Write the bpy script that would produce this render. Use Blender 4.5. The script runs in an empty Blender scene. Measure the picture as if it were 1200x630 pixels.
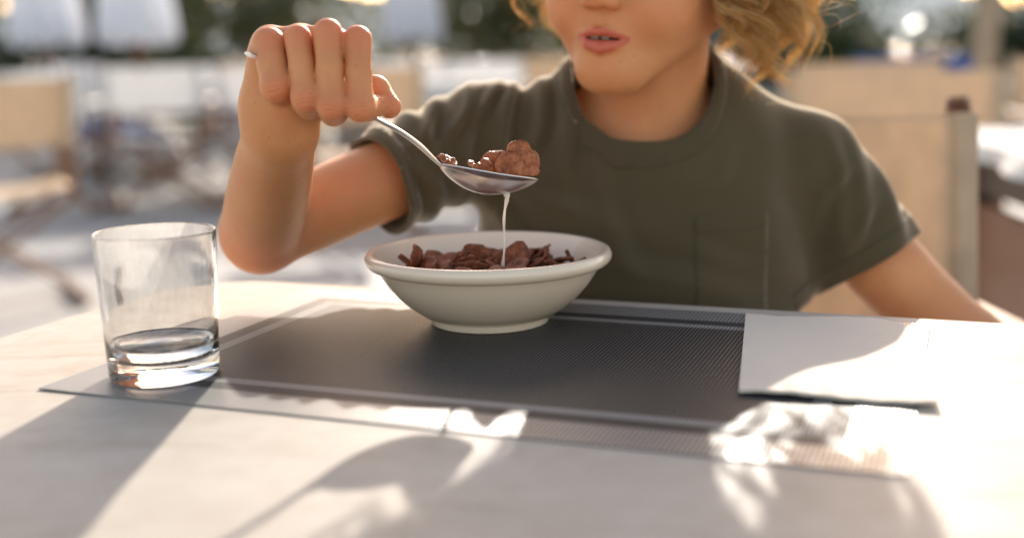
import bpy, math, random
import numpy as np
from mathutils import Vector, Matrix
rad = math.radians
scene = bpy.context.scene
COL = scene.collection

# ------------------------------------------------------------------ camera
FPX, W0, H0 = 1400.0, 1200.0, 630.0
PITCH, ROLL = rad(10.4), rad(1.2)
CAM = np.array([0.0, 0.0, 0.92])
aF = np.array([0, math.cos(PITCH), -math.sin(PITCH)])
aR0 = np.array([1.0, 0, 0]); aU0 = np.array([0, math.sin(PITCH), math.cos(PITCH)])
aR = math.cos(ROLL) * aR0 - math.sin(ROLL) * aU0
aU = math.sin(ROLL) * aR0 + math.cos(ROLL) * aU0
cam_data = bpy.data.cameras.new("camera")
cam_data.sensor_width = 36.0
cam_data.lens = 36.0 * FPX / W0
cam_data.clip_start = 0.05
cam_data.clip_end = 3000
cam_data.dof.use_dof = True
cam_data.dof.focus_distance = 0.735
cam_data.dof.aperture_fstop = 2.75
cam = bpy.data.objects.new("camera", cam_data)
COL.objects.link(cam)
m = Matrix.Identity(4)
for i in range(3):
    m[i][0] = aR[i]; m[i][1] = aU[i]; m[i][2] = -aF[i]; m[i][3] = CAM[i]
cam.matrix_world = m
scene.camera = cam
scene.render.resolution_x, scene.render.resolution_y = 1024, 537

# ------------------------------------------------------------------ light
SUN_EL, SUN_AZ = rad(22.4), rad(9.0)          # sun stands behind the boy, a little to the right
world = bpy.data.worlds.new("World"); scene.world = world
world.use_nodes = True
wn = world.node_tree.nodes; wl = world.node_tree.links
for n in list(wn): wn.remove(n)
wo = wn.new("ShaderNodeOutputWorld"); wb = wn.new("ShaderNodeBackground"); sky = wn.new("ShaderNodeTexSky")
sky.sky_type = 'NISHITA'; sky.sun_disc = False
sky.sun_elevation = SUN_EL; sky.sun_rotation = SUN_AZ
sky.air_density = .8; sky.dust_density = 1.2; sky.ozone_density = 1.0
wb.inputs[1].default_value = 0.15
wm = wn.new("ShaderNodeMix"); wm.data_type = 'RGBA'; wm.blend_type = 'MULTIPLY'; wm.inputs[0].default_value = 1.0
wm.inputs[7].default_value = (1.27, .98, .745, 1)          # warm daylight balance
wl.new(sky.outputs[0], wm.inputs[6]); wl.new(wm.outputs[2], wb.inputs[0]); wl.new(wb.outputs[0], wo.inputs[0])
sd = bpy.data.lights.new("sun", 'SUN'); sd.energy = 3.0; sd.angle = rad(0.5); sd.color = (1.0, 0.93, 0.83)
sun = bpy.data.objects.new("sun", sd); COL.objects.link(sun)
sdir = Vector((math.sin(SUN_AZ) * math.cos(SUN_EL), math.cos(SUN_AZ) * math.cos(SUN_EL), math.sin(SUN_EL)))
sun.rotation_euler = sdir.to_track_quat('Z', 'Y').to_euler()
sun.location = (0, 0, 8)
scene.view_settings.view_transform = 'Standard'
scene.view_settings.look = 'None'
scene.view_settings.gamma = 1
scene.view_settings.use_curve_mapping = False
scene.view_settings.exposure = 1.37
cy = scene.cycles
cy.use_denoising = True
cy.sample_clamp_indirect = 4.0
cy.max_bounces = 10; cy.transmission_bounces = 10; cy.transparent_max_bounces = 16
cy.diffuse_bounces = 4; cy.glossy_bounces = 4
cy.caustics_refractive = False; cy.caustics_reflective = False

# ------------------------------------------------------------------ helpers
def ray(u, v): return aF + (u - 600) / FPX * aR - (v - 315) / FPX * aU
def at(u, v, y):
    d = ray(u, v); return CAM + d * y / d[1]
def on_table(u, v, z=0.74):
    d = ray(u, v); return CAM + d * (z - CAM[2]) / d[2]

def tag(o, label=None, cat=None, group=None, kind=None):
    if label: o['label'] = label
    if cat: o['category'] = cat
    if group: o['group'] = group
    if kind: o['kind'] = kind
    return o

def empty(name, loc=(0, 0, 0), rz=0.0):
    o = bpy.data.objects.new(name, None); COL.objects.link(o)
    o.location = loc; o.rotation_euler = (0, 0, rz); o.empty_display_size = .05
    return o

def mesh_obj(name, verts, faces, mat=None, parent=None, smooth=True):
    me = bpy.data.meshes.new(name)
    me.from_pydata([tuple(map(float, v)) for v in verts], [], [tuple(map(int, f)) for f in faces])
    me.update()
    if smooth: me.polygons.foreach_set('use_smooth', [True] * len(me.polygons))
    if mat:
        for mm in (mat if isinstance(mat, (list, tuple)) else [mat]): me.materials.append(mm)
    o = bpy.data.objects.new(name, me); COL.objects.link(o)
    if parent: o.parent = parent
    return o

def fast_mesh(name, V, Q, mat=None, parent=None, smooth=True):
    """V Nx3, Q Mxk arrays"""
    me = bpy.data.meshes.new(name)
    k = Q.shape[1]
    me.vertices.add(len(V)); me.vertices.foreach_set('co', np.asarray(V, np.float32).ravel())
    me.loops.add(Q.size); me.loops.foreach_set('vertex_index', np.asarray(Q, np.int32).ravel())
    me.polygons.add(len(Q)); me.polygons.foreach_set('loop_start', np.arange(0, Q.size, k, dtype=np.int32))
    me.polygons.foreach_set('use_smooth', np.full(len(Q), smooth, bool))
    me.update(calc_edges=True); me.validate()
    if mat: me.materials.append(mat)
    o = bpy.data.objects.new(name, me); COL.objects.link(o)
    if parent: o.parent = parent
    return o

class MB:
    def __init__(s): s.v = []; s.f = []
    def add(s, verts, faces):
        n = len(s.v); s.v += [tuple(map(float, p)) for p in verts]; s.f += [tuple(i + n for i in f) for f in faces]; return s
    def box(s, c, d, M=None, b=0.0):
        """box centred c with size d, bevelled by b"""
        hx, hy, hz = d[0] / 2, d[1] / 2, d[2] / 2
        b = min(b, hx * .9, hy * .9, hz * .9)
        if b <= 0:
            vs = [(x, y, z) for x in (-hx, hx) for y in (-hy, hy) for z in (-hz, hz)]
            fs = [(0, 1, 3, 2), (4, 6, 7, 5), (0, 4, 5, 1), (2, 3, 7, 6), (0, 2, 6, 4), (1, 5, 7, 3)]
        else:
            vs = []; idx = {}
            for ix, sx in enumerate((-1, 1)):
                for iy, sy in enumerate((-1, 1)):
                    for iz, sz in enumerate((-1, 1)):
                        idx[(ix, iy, iz)] = len(vs)
                        vs += [(sx * hx, sy * (hy - b), sz * (hz - b)), (sx * (hx - b), sy * hy, sz * (hz - b)), (sx * (hx - b), sy * (hy - b), sz * hz)]
            I = lambda a, b_, c_, k: idx[(a, b_, c_)] + k
            fs = []
            for a in (0, 1):
                q = [I(a, 0, 0, 0), I(a, 1, 0, 0), I(a, 1, 1, 0), I(a, 0, 1, 0)]; fs.append(q if a else q[::-1])
                q = [I(0, a, 0, 1), I(0, a, 1, 1), I(1, a, 1, 1), I(1, a, 0, 1)]; fs.append(q if a else q[::-1])
                q = [I(0, 0, a, 2), I(1, 0, a, 2), I(1, 1, a, 2), I(0, 1, a, 2)]; fs.append(q if a else q[::-1])
            for p in (0, 1):
                for q_ in (0, 1):
                    f1 = [I(p, q_, 0, 0), I(p, q_, 1, 0), I(p, q_, 1, 1), I(p, q_, 0, 1)]
                    fs.append(f1 if (p == q_) else f1[::-1])
                    f2 = [I(0, p, q_, 1), I(1, p, q_, 1), I(1, p, q_, 2), I(0, p, q_, 2)]
                    fs.append(f2[::-1] if (p != q_) else f2)
                    f3 = [I(p, 0, q_, 2), I(p, 1, q_, 2), I(p, 1, q_, 0), I(p, 0, q_, 0)]
                    fs.append(f3 if (p != q_) else f3[::-1])
                    for r_ in (0, 1):
                        pass
            for a in (0, 1):
                for b_ in (0, 1):
                    for c_ in (0, 1):
                        t = [I(a, b_, c_, 0), I(a, b_, c_, 1), I(a, b_, c_, 2)]
                        fs.append(t if (a + b_ + c_) % 2 == 1 else t[::-1])
        out = []
        for p in vs:
            v = Vector(p)
            if M is not None: v = M @ v
            out.append((v[0] + c[0], v[1] + c[1], v[2] + c[2]))
        return s.add(out, fs)
    def bar(s, p, q, w, h, b=0.003, up=(0, 0, 1)):
        p = Vector(p); q = Vector(q); d = q - p; L = d.length; x = d.normalized(); u = Vector(up)
        if abs(x.dot(u)) > .98: u = Vector((0, 1, 0))
        y = u.cross(x).normalized(); z = x.cross(y)
        M = Matrix((x, y, z)).transposed()
        return s.box((p + q) / 2, (L, w, h), M, b)
    def tube(s, pts, rs, n=10, cap=True, flat=1.0):
        pts = [Vector(map(float, p)) for p in pts]
        if not hasattr(rs, '__len__'): rs = [rs] * len(pts)
        vs = []; fs = []; prev = None
        for i, p in enumerate(pts):
            t = (pts[min(i + 1, len(pts) - 1)] - pts[max(i - 1, 0)]).normalized()
            if prev is None:
                a = Vector((0, 0, 1)) if abs(t.z) < .9 else Vector((1, 0, 0)); a = (a - t * a.dot(t)).normalized()
            else: a = (prev - t * prev.dot(t)).normalized()
            prev = a; b = t.cross(a)
            for k in range(n):
                th = 2 * math.pi * k / n
                vs.append(p + (a * math.cos(th) + b * math.sin(th) * flat) * rs[i])
        for i in range(len(pts) - 1):
            for k in range(n):
                k2 = (k + 1) % n
                fs.append((i * n + k, i * n + k2, (i + 1) * n + k2, (i + 1) * n + k))
        if cap:
            fs.append(tuple(range(n - 1, -1, -1))); fs.append(tuple((len(pts) - 1) * n + k for k in range(n)))
        return s.add(vs, fs)
    def lathe(s, prof, n=64, c=(0, 0, 0), closed=False):
        vs = []; fs = []
        for (r, z) in prof:
            for k in range(n):
                th = 2 * math.pi * k / n
                vs.append((c[0] + max(r, 1e-5) * math.cos(th), c[1] + max(r, 1e-5) * math.sin(th), c[2] + z))
        m_ = len(prof)
        for i in range(m_ if closed else m_ - 1):
            j = (i + 1) % m_
            for k in range(n):
                k2 = (k + 1) % n
                fs.append((i * n + k, i * n + k2, j * n + k2, j * n + k))
        return s.add(vs, fs)
    def build(s, name, mat=None, parent=None, smooth=False):
        return mesh_obj(name, s.v, s.f, mat, parent, smooth)

def kids(o): return [c for c in bpy.data.objects if c.parent == o]
def copy_tree(o, parent=None):
    c = o.copy(); COL.objects.link(c)
    if parent: c.parent = parent
    for ch in kids(o): copy_tree(ch, c)
    return c

# ------------------------------------------------------------------ materials
def nt(name):
    mt = bpy.data.materials.new(name); mt.use_nodes = True
    N = mt.node_tree.nodes; L = mt.node_tree.links
    b = N["Principled BSDF"]; return mt, N, L, b
def ramp(N, L, src, stops):
    r = N.new("ShaderNodeValToRGB"); L.new(src, r.inputs[0])
    while len(r.color_ramp.elements) < len(stops): r.color_ramp.elements.new(.5)
    for e, (p, c) in zip(r.color_ramp.elements, stops): e.position = p; e.color = (*c, 1)
    return r.outputs[0]
def tco(N): return N.new("ShaderNodeTexCoord").outputs['Object']
def noise(N, L, scale, detail=4, rough=.55, co=None, dist=0):
    n = N.new("ShaderNodeTexNoise"); n.inputs['Scale'].default_value = scale
    n.inputs['Detail'].default_value = detail; n.inputs['Roughness'].default_value = rough; n.inputs['Distortion'].default_value = dist
    L.new(co if co is not None else tco(N), n.inputs['Vector']); return n.outputs['Fac']
def bump(N, L, b, src, strength=.3, dist=.002):
    n = N.new("ShaderNodeBump"); n.inputs['Strength'].default_value = strength; n.inputs['Distance'].default_value = dist
    L.new(src, n.inputs['Height']); L.new(n.outputs[0], b.inputs['Normal']); return n
def mixc(N, L, fac, a, b_):
    mx = N.new("ShaderNodeMix"); mx.data_type = 'RGBA'
    for sock, val in ((mx.inputs[0], fac), (mx.inputs[6], a), (mx.inputs[7], b_)):
        if hasattr(val, 'links') or hasattr(val, 'is_linked'): L.new(val, sock)
        elif isinstance(val, (int, float)): sock.default_value = val
        else: sock.default_value = (*val, 1)
    return mx.outputs[2]
def simple(name, col, rough=.6, var=.15, scale=20, bmp=0.0, spec=.5, bd=.002, transl=0.0, metallic=0.0):
    mt, N, L, b = nt(name)
    f = noise(N, L, scale)
    c = ramp(N, L, f, [(.3, tuple(x * (1 - var) for x in col)), (.7, tuple(min(1, x * (1 + var)) for x in col))])
    L.new(c, b.inputs['Base Color']); b.inputs['Roughness'].default_value = rough
    b.inputs['Specular IOR Level'].default_value = spec; b.inputs['Metallic'].default_value = metallic
    if bmp: bump(N, L, b, noise(N, L, scale * 6), bmp, bd)
    if transl:
        tr = N.new("ShaderNodeBsdfTranslucent"); L.new(c, tr.inputs[0])
        mx = N.new("ShaderNodeMixShader"); mx.inputs[0].default_value = transl
        out = N["Material Output"]; L.new(b.outputs[0], mx.inputs[1]); L.new(tr.outputs[0], mx.inputs[2]); L.new(mx.outputs[0], out.inputs[0])
    return mt
def math_n(N, L, op, a, b_=None, c_=None):
    n = N.new("ShaderNodeMath"); n.operation = op
    for i, v in enumerate((a, b_, c_)):
        if v is None: continue
        if isinstance(v, (int, float)): n.inputs[i].default_value = v
        else: L.new(v, n.inputs[i])
    return n.outputs[0]
def wood(name, c1, c2, rough=.45, axis_scale=(2, 2, 25)):
    mt, N, L, b = nt(name)
    mp = N.new("ShaderNodeMapping"); mp.inputs['Scale'].default_value = axis_scale; L.new(tco(N), mp.inputs[0])
    f = noise(N, L, 6, 5, .6, mp.outputs[0], .6)
    L.new(ramp(N, L, f, [(.3, c1), (.7, c2)]), b.inputs['Base Color'])
    b.inputs['Roughness'].default_value = rough
    bump(N, L, b, f, .15, .001)
    return mt

M = {}
M['canvas_tan'] = simple('canvas_tan', (.70, .545, .38), .85, .08, 30, .2, .2, .0006, .28)
M['canvas_white'] = simple('canvas_white', (.80, .79, .78), .85, .05, 30, .2, .2, .0006, .35)
M['chair_wood'] = wood('chair_wood', (.15, .065, .03), (.27, .12, .055))
M['dark_wood'] = wood('dark_wood', (.05, .03, .02), (.09, .055, .035))
M['steel'] = simple('steel', (.90, .87, .82), .32, .03, 40, 0, .5, .001, 0, 1.0)
M['brass'] = simple('brass', (.55, .40, .18), .3, .1, 40, 0, .5, .001, 0, 1.0)
M['cloth_white'] = simple('cloth_white', (.80, .78, .75), .8, .04, 8, .15, .3, .002, .25)
M['parasol'] = simple('parasol', (.84, .86, .90), .85, .05, 4, .2, .2, .003, .6)
M['bark'] = simple('bark', (.16, .115, .08), .9, .35, 12, .8, .2, .02)
M['bark_pale'] = simple('bark_pale', (.36, .28, .20), .85, .2, 8, .6, .2, .01)
M['blue_fabric'] = simple('blue_fabric', (.035, .11, .30), .8, .12, 10, .1, .2)
M['towel'] = simple('towel', (.8, .79, .77), .95, .04, 30, .5, .1, .003)
M['plastic_white'] = simple('plastic_white', (.7, .7, .69), .35, .03, 5)
M['concrete'] = simple('concrete', (.36, .33, .29), .85, .15, 3, .3, .3, .004)
M['iron'] = simple('iron', (.06, .055, .05), .5, .2, 20, .2)

def leafmat(name, c):
    mt, N, L, b = nt(name)
    oi = N.new("ShaderNodeNewGeometry")
    f = oi.outputs['Random Per Island']
    col = ramp(N, L, f, [(0, tuple(x * .6 for x in c)), (.6, c), (1, (c[0] * 1.7, c[1] * 1.45, c[2] * 1.1))])
    L.new(col, b.inputs['Base Color']); b.inputs['Roughness'].default_value = .27
    tr = N.new("ShaderNodeBsdfTranslucent"); L.new(col, tr.inputs[0])
    mx = N.new("ShaderNodeMixShader"); mx.inputs[0].default_value = .35
    L.new(b.outputs[0], mx.inputs[1]); L.new(tr.outputs[0], mx.inputs[2]); L.new(mx.outputs[0], N["Material Output"].inputs[0])
    return mt
M['leaf'] = leafmat('leaf', (.055, .085, .028))
M['leaf_dark'] = leafmat('leaf_dark', (.032, .055, .024))
M['leaf_olive'] = leafmat('leaf_olive', (.11, .12, .055))

# ================================================================== SETTING
def sheet(name, x0, x1, y0, y1, z, mat):
    o = mesh_obj(name, [(x0, y0, z), (x1, y0, z), (x1, y1, z), (x0, y1, z)], [(0, 1, 2, 3)], mat, None, False)
    return tag(o, kind='structure')
# paving: stone flags
mt, N, L, b = nt('paving')
co = tco(N)
br = N.new("ShaderNodeTexBrick"); L.new(co, br.inputs[0]); br.inputs['Scale'].default_value = 1.0
br.inputs['Brick Width'].default_value = .6; br.inputs['Row Height'].default_value = .4; br.inputs['Mortar Size'].default_value = .008
br.inputs['Color1'].default_value = (.34, .32, .295, 1); br.inputs['Color2'].default_value = (.41, .39, .36, 1); br.inputs['Mortar'].default_value = (.14, .13, .12, 1)
n1 = noise(N, L, 1.3, 6, .6, co)
cc = mixc(N, L, n1, br.outputs[0], (.48, .46, .43))
L.new(cc, b.inputs['Base Color']); b.inputs['Roughness'].default_value = .6
bump(N, L, b, noise(N, L, 30, 4, .6, co), .3, .004)
M['paving'] = mt
mt, N, L, b = nt('soil')
L.new(ramp(N, L, noise(N, L, .5, 8), [(.3, (.10, .105, .06)), (.7, (.19, .18, .12))]), b.inputs['Base Color']); b.inputs['Roughness'].default_value = .95
M['soil'] = mt
mt, N, L, b = nt('sea')
b.inputs['Base Color'].default_value = (.02, .06, .09, 1); b.inputs['Roughness'].default_value = .08; b.inputs['IOR'].default_value = 1.33
bump(N, L, b, noise(N, L, 1.2, 5), 1.0, .5)
M['sea'] = mt
sheet('ground', -900, 900, -900, 2500, -.02, M['soil'])
sheet('terrace_floor', -14, 14, -6, 15, 0, M['paving'])
sheet('water', -900, 60, 38, 1200, -.012, M['sea'])
# far hills beyond the water
hv = []; hf = []
rng = random.Random(5)
nx, ny = 90, 7
for j in range(ny):
    for i in range(nx):
        x = -700 + 1400 * i / (nx - 1); t = j / (ny - 1)
        h = (50 + 20 * math.sin(i * .17) + 12 * math.sin(i * .41 + 1) + 5 * math.sin(i * .93)) * math.sin(t * math.pi * .5) ** 1.2
        hv.append((x, 600 + t * 260, h * max(t, 0) - .5))
for j in range(ny - 1):
    for i in range(nx - 1):
        a = j * nx + i; hf.append((a, a + 1, a + nx + 1, a + nx))
M['hill'] = simple('hill', (.24, .29, .30), .95, .3, .02)
tag(mesh_obj('hills', hv, hf, M['hill']), kind='structure')

# ================================================================== TREES
def leaf_crown(name, seed, n, rx, rz, ls, mat, parent, blobs=9):
    r = np.random.default_rng(seed)
    cs = r.normal(size=(blobs, 3)); cs /= np.linalg.norm(cs, axis=1)[:, None]
    cs *= np.array([rx * .62, rx * .62, rz * .6]) * r.uniform(.5, 1.05, (blobs, 1))
    rr = r.uniform(.32, .55, blobs) * rx
    k = r.integers(0, blobs, n)
    d = r.normal(size=(n, 3)); d /= np.linalg.norm(d, axis=1)[:, None]
    P = cs[k] + d * (rr[k] * r.uniform(.55, 1.08, n) ** .6)[:, None]
    a = r.normal(size=(n, 3)); a /= np.linalg.norm(a, axis=1)[:, None]
    b_ = np.cross(a, r.normal(size=(n, 3))); b_ /= np.linalg.norm(b_, axis=1)[:, None]
    s = ls * r.uniform(.6, 1.3, n)[:, None]
    V = np.stack([P - a * s, P + b_ * s * .42, P + a * s, P - b_ * s * .42], 1).reshape(-1, 3)
    return fast_mesh(name, V, np.arange(4 * n).reshape(n, 4), mat, parent, False)

def make_tree(seed, mat, H=5.0, R=2.0, tr=.13, n=5200, trunk_mat='bark', bare=1.7, ls=.11):
    root = empty('tree')
    r = random.Random(seed)
    mb = MB()
    pts = [(0, 0, -.05)]; x = y = 0
    for i in range(1, 7):
        x += r.uniform(-.09, .09); y += r.uniform(-.09, .09); pts.append((x, y, i / 6 * (H - R * .7)))
    mb.tube(pts, [tr * (1.25 - .13 * i) for i in range(7)], 10)
    for k in range(7):
        a = r.uniform(0, 6.28); i = r.randint(3, 6); p = Vector(pts[i])
        e = p + Vector((math.cos(a) * R * .7, math.sin(a) * R * .7, r.uniform(.3, .9) * R * .7))
        md = (p + e) / 2 + Vector((0, 0, -.15)); mb.tube([p, md, e], [tr * .45, tr * .3, tr * .1], 7)
    mb.build('trunk', M[trunk_mat], root, True)
    c = leaf_crown('crown', seed, n, R, R * .85, ls, mat, root); c.location = (x * .3, y * .3, H - R * .9)
    return root
def put(o, x, y, rz=0, s=1.0, z=0):
    o.location = (x, y, z); o.rotation_euler = (0, 0, rz); o.scale = (s, s, s); return o
GT = 'trees beyond the terrace'
tA = make_tree(3, M['leaf'], 3.5, 2.0, .12, 5200); tB = make_tree(8, M['leaf_dark'], 3.5, 2.2, .14, 3800); tC = make_tree(15, M['leaf_olive'], 3.3, 1.9, .10, 2700)
tree_spots = [
    (tB, -6.9, 14.0, .3, 1.0, 'dark green tree behind the white parasols at the far left edge'),
    (tA, -5.0, 15.5, 2.0, .8, 'mid green tree seen between the two closed white parasols'),
    (tC, -3.0, 14.5, 1.0, .9, 'pale olive green tree standing behind the raised fist'),
    (tC, -.35, 14.0, .5, .8, 'pale olive green tree standing behind the gap between fist and head'),
    (tC, 1.5, 20.5, 4.0, 1.0, 'pale olive green tree hidden mostly by the head of curly hair'),
    (tB, 2.5, 12.6, 2.6, .75, 'dark green tree just right of the curly blond hair'),
    (tA, 4.9, 17.0, 3.0, .38, 'small young green tree under the bright sky gap on the right'),
    (tB, 6.5, 12.6, 5.2, .85, 'dark green tree behind the pale post at the right'),
    (tC, 8.6, 14.5, .2, .9, 'pale olive green tree at the far right edge of the terrace'),
]
used = set()
for (src, x, y, rz, s, lab) in tree_spots:
    o = src if src.name not in used else copy_tree(src)
    used.add(src.name)
    put(o, x, y, rz, s); tag(o, lab, 'tree', GT)
# low clipped bushes in front of the trees
def make_bush(seed, mat):
    root = empty('bush'); leaf_crown('foliage', seed, 2600, .75, .55, .055, mat, root, 7).location = (0, 0, .5)
    mb = MB(); r = random.Random(seed)
    for k in range(5):
        a = r.uniform(0, 6.28); mb.tube([(0, 0, -.02), (math.cos(a) * .15, math.sin(a) * .15, .3), (math.cos(a) * .4, math.sin(a) * .4, .65)], [.02, .014, .006], 6)
    mb.build('stem', M['bark'], root, True); return root
bA = make_bush(21, M['leaf_dark']); bB = make_bush(22, M['leaf'])
for i, (src, x, y, s, lab) in enumerate([
    (bA, -5.9, 12.8, 1.2, 'dark rounded bush below the leftmost parasol'), (bB, -3.3, 13.4, 1.0, 'green rounded bush beneath the second parasol'),
    (bA, -1.6, 14.0, 1.0, 'dark rounded bush behind the fist'),
    (bB, 3.1, 12.0, 1.1, 'green rounded bush beside the curls of hair at the right'), (bA, 4.6, 11.5, 1.25, 'dark rounded bush beyond the blue lounger'),
    (bB, 6.3, 11.8, 1.1, 'green rounded bush behind the pale post'), (bA, 7.7, 12.3, 1.2, 'dark rounded bush at the right end of the bush row')]):
    o = src if i in (0, 1) else copy_tree(src)
    put(o, x, y, i * 1.3, s); tag(o, lab, 'bush', 'bushes in front of the trees')

# ================================================================== BACKGROUND FURNITURE
def make_director_chair(canvas, woodm, W=.54):
    """folding chair, sitter faces -y; origin on the ground"""
    root = empty('folding_chair')
    D = .40; w = W / 2
    for s in (-1, 1):
        MB().bar((s * w, D / 2, .43), (s * w, D / 2 + .049, .856), .030, .022, .004).build('back_post', woodm, root)
        MB().box((s * w, 0, .655), (.055, .44, .02), None, .006).build('armrest', woodm, root)
        MB().bar((s * w, -D / 2 + .03, .44), (s * w, -D / 2 + .03, .644), .026, .026, .004).build('arm_post', woodm, root)
        MB().bar((s * w, -D / 2 - .02, .43), (s * w, D / 2 + .02, .43), .024, .032, .004).build('seat_rail', woodm, root)
        MB().bar((s * w, -D / 2 - .03, .02), (s * w, D / 2 + .03, .02), .03, .04, .006).build('foot_rail', woodm, root)
    for y in (-D / 2 + .02, D / 2 - .02):
        MB().bar((-w, y - .011, .04), (w, y - .011, .42), .018, .042, .004, (0, 1, 0)).build('leg', woodm, root)
        MB().bar((w, y + .011, .04), (-w, y + .011, .42), .018, .042, .004, (0, 1, 0)).build('leg', woodm, root)
    # seat sling
    n = 13; m_ = 7; vs = []; fs = []
    for j in range(m_):
        for i in range(n):
            t = i / (n - 1) * 2 - 1; y = -D / 2 + D * j / (m_ - 1)
            vs.append((t * w, y, .452 - .028 * (1 - t * t)))
    for j in range(m_ - 1):
        for i in range(n - 1):
            a = j * n + i; fs.append((a, a + 1, a + n + 1, a + n))
    o = mesh_obj('seat', vs, fs, canvas, root); md = o.modifiers.new('s', 'SOLIDIFY'); md.thickness = .002
    # back sling with sleeves round the posts
    vs = []; fs = []; zs = [.605, .615, .66, .72, .78, .835, .848]
    path = []
    for i in range(n):
        t = i / (n - 1) * 2 - 1; path.append((t * (w + .0165), -.037 + .034 * (1 - t * t)))
    for z in zs:
        yb = D / 2 + .05 * (z - .43) / .44
        for (x, dy) in path: vs.append((x, yb + .018 + dy, z))
    for j in range(len(zs) - 1):
        for i in range(n - 1):
            a = j * n + i; fs.append((a, a + 1, a + n + 1, a + n))
    o = mesh_obj('backrest', vs, fs, canvas, root); md = o.modifiers.new('s', 'SOLIDIFY'); md.thickness = .003
    for s in (-1, 1):
        mb = MB(); pts = []
        for z in zs: pts.append((s * w, D / 2 + .05 * (z - .43) / .44, z))
        mb.tube(pts, .0190, 12, False, 1.0)
        mb.build('sleeve', canvas, o, True)
        MB().tube([(s * w, D / 2 + .049, .8565), (s * w, D / 2 + .050, .864)], [.0165, .012], 10).build('post_cap', woodm, root)
    return root

def make_table(w, d, h, cloth=True, drop=.16):
    root = empty('dining_table')
    MB().box((0, 0, h - .015), (w, d, .03), None, .004).build('tabletop', M['cloth_white'] if not cloth else M['chair_wood'], root)
    for sx in (-1, 1):
        for sy in (-1, 1):
            MB().box((sx * (w / 2 - .08), sy * (d / 2 - .08), (h - .03) / 2), (.06, .06, h - .031), None, .005).build('leg', M['dark_wood'], root)
    MB().box((0, 0, h - .07), (w - .14, d - .14, .078), None, .003).build('apron', M['dark_wood'], root)
    if drop < .1:
        for sx in (-1, 1): MB().box((sx * (w / 2 - .08), 0, .36), (.02, d - .22, .5), None, .003).build('side_panel', M['chair_wood'], root)
    return root
def make_cloth(w, d, drop, seed=1):
    r = random.Random(seed)
    per = []; n = 22
    a, b_ = w / 2 + .008, d / 2 + .008
    for i in range(n): per.append((-a + 2 * a * i / n, -b_, 0, -1))
    for i in range(n): per.append((a, -b_ + 2 * b_ * i / n, 1, 0))
    for i in range(n): per.append((a - 2 * a * i / n, b_, 0, 1))
    for i in range(n): per.append((-a, b_ - 2 * b_ * i / n, -1, 0))
    vs = []; fs = []; K = len(per)
    for lev, dz in enumerate([0, .01, drop * .4, drop * .75, drop]):
        for k, (x, y, nx_, ny_) in enumerate(per):
            wv = (.012 + .014 * math.sin(k * .9 + seed)) * dz / drop
            vs.append((x + nx_ * wv, y + ny_ * wv, -dz + (.004 * math.sin(k * .5) if lev == 4 else 0)))
    for l in range(4):
        for k in range(K): k2 = (k + 1) % K; fs.append((l * K + k, (l + 1) * K + k, (l + 1) * K + k2, l * K + k2))
    fs.append(tuple(range(K)))
    o = mesh_obj('tablecloth', vs, fs, M['cloth_white'], None, False)
    md = o.modifiers.new('s', 'SOLIDIFY'); md.thickness = .002; md.offset = 1
    return o

chW = make_director_chair(M['canvas_white'], M['chair_wood'])
chT = make_director_chair(M['canvas_tan'], M['chair_wood'])
# the chair the boy sits on
put(chT, .232, .955, rad(3)); chT.scale = (.83, .9, 1.0)
tag(chT, 'tan canvas folding chair with wooden posts right behind the child in the green shirt', 'chair')
def chair(src, x, y, rz, lab, group='folding chairs around the far tables'):
    o = copy_tree(src); o.scale = (1, 1, 1); put(o, x, y, rad(rz)); tag(o, lab, 'chair', group); return o
tag(put(chW, -2.75, 7.4, rad(170)), 'white canvas folding chair left of the far white-clothed table, nearer row', 'chair', 'folding chairs around the far tables')
chair(chT, -1.96, 4.5, -152, 'tan canvas folding chair with crossed wooden legs cut off by the left edge')
chair(chW, -2.1, 7.3, 185, 'white canvas folding chair before the far left table, second from the left')
chair(chW, -1.45, 7.45, 176, 'white canvas folding chair right behind the bent forearm')
chair(chW, -2.5, 9.2, 5, 'white canvas folding chair on the far side of the leftmost clothed table')
chair(chW, -1.8, 9.2, -6, 'white canvas folding chair behind the leftmost clothed table, nearer the fist')
chair(chT, -.72, 5.9, 190, 'tan canvas folding chair seen between fist and shoulder')
chair(chW, -.12, 8.6, 10, 'white canvas folding chair beyond the shoulder of the raised arm')
chair(chW, -.75, 8.7, -5, 'white canvas folding chair behind the fingers holding the spoon')
chair(chW, -3.3, 10.6, 178, 'white canvas folding chair in the farthest row below the two nearest parasols')
chair(chT, -2.2, 10.9, 160, 'tan canvas folding chair in the farthest row, just left of the forearm')
chair(chW, -1.2, 10.4, 190, 'white canvas folding chair in the farthest row, hidden partly by the wrist')
chair(chT, .35, 9.6, 150, 'tan canvas folding chair in the farthest row beside the left shoulder seam')
chair(chT, .98, 2.72, 8, 'tan canvas folding chair just right of the curly hair, behind the seated child')
chair(chT, 1.62, 2.78, -3, 'tan canvas folding chair back at the far right edge of the picture')
chair(chT, 1.35, 4.1, 12, 'tan canvas folding chair in the farther row on the right')
chair(chT, 2.1, 4.2, -10, 'rightmost tan canvas folding chair in the farther row')

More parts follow.
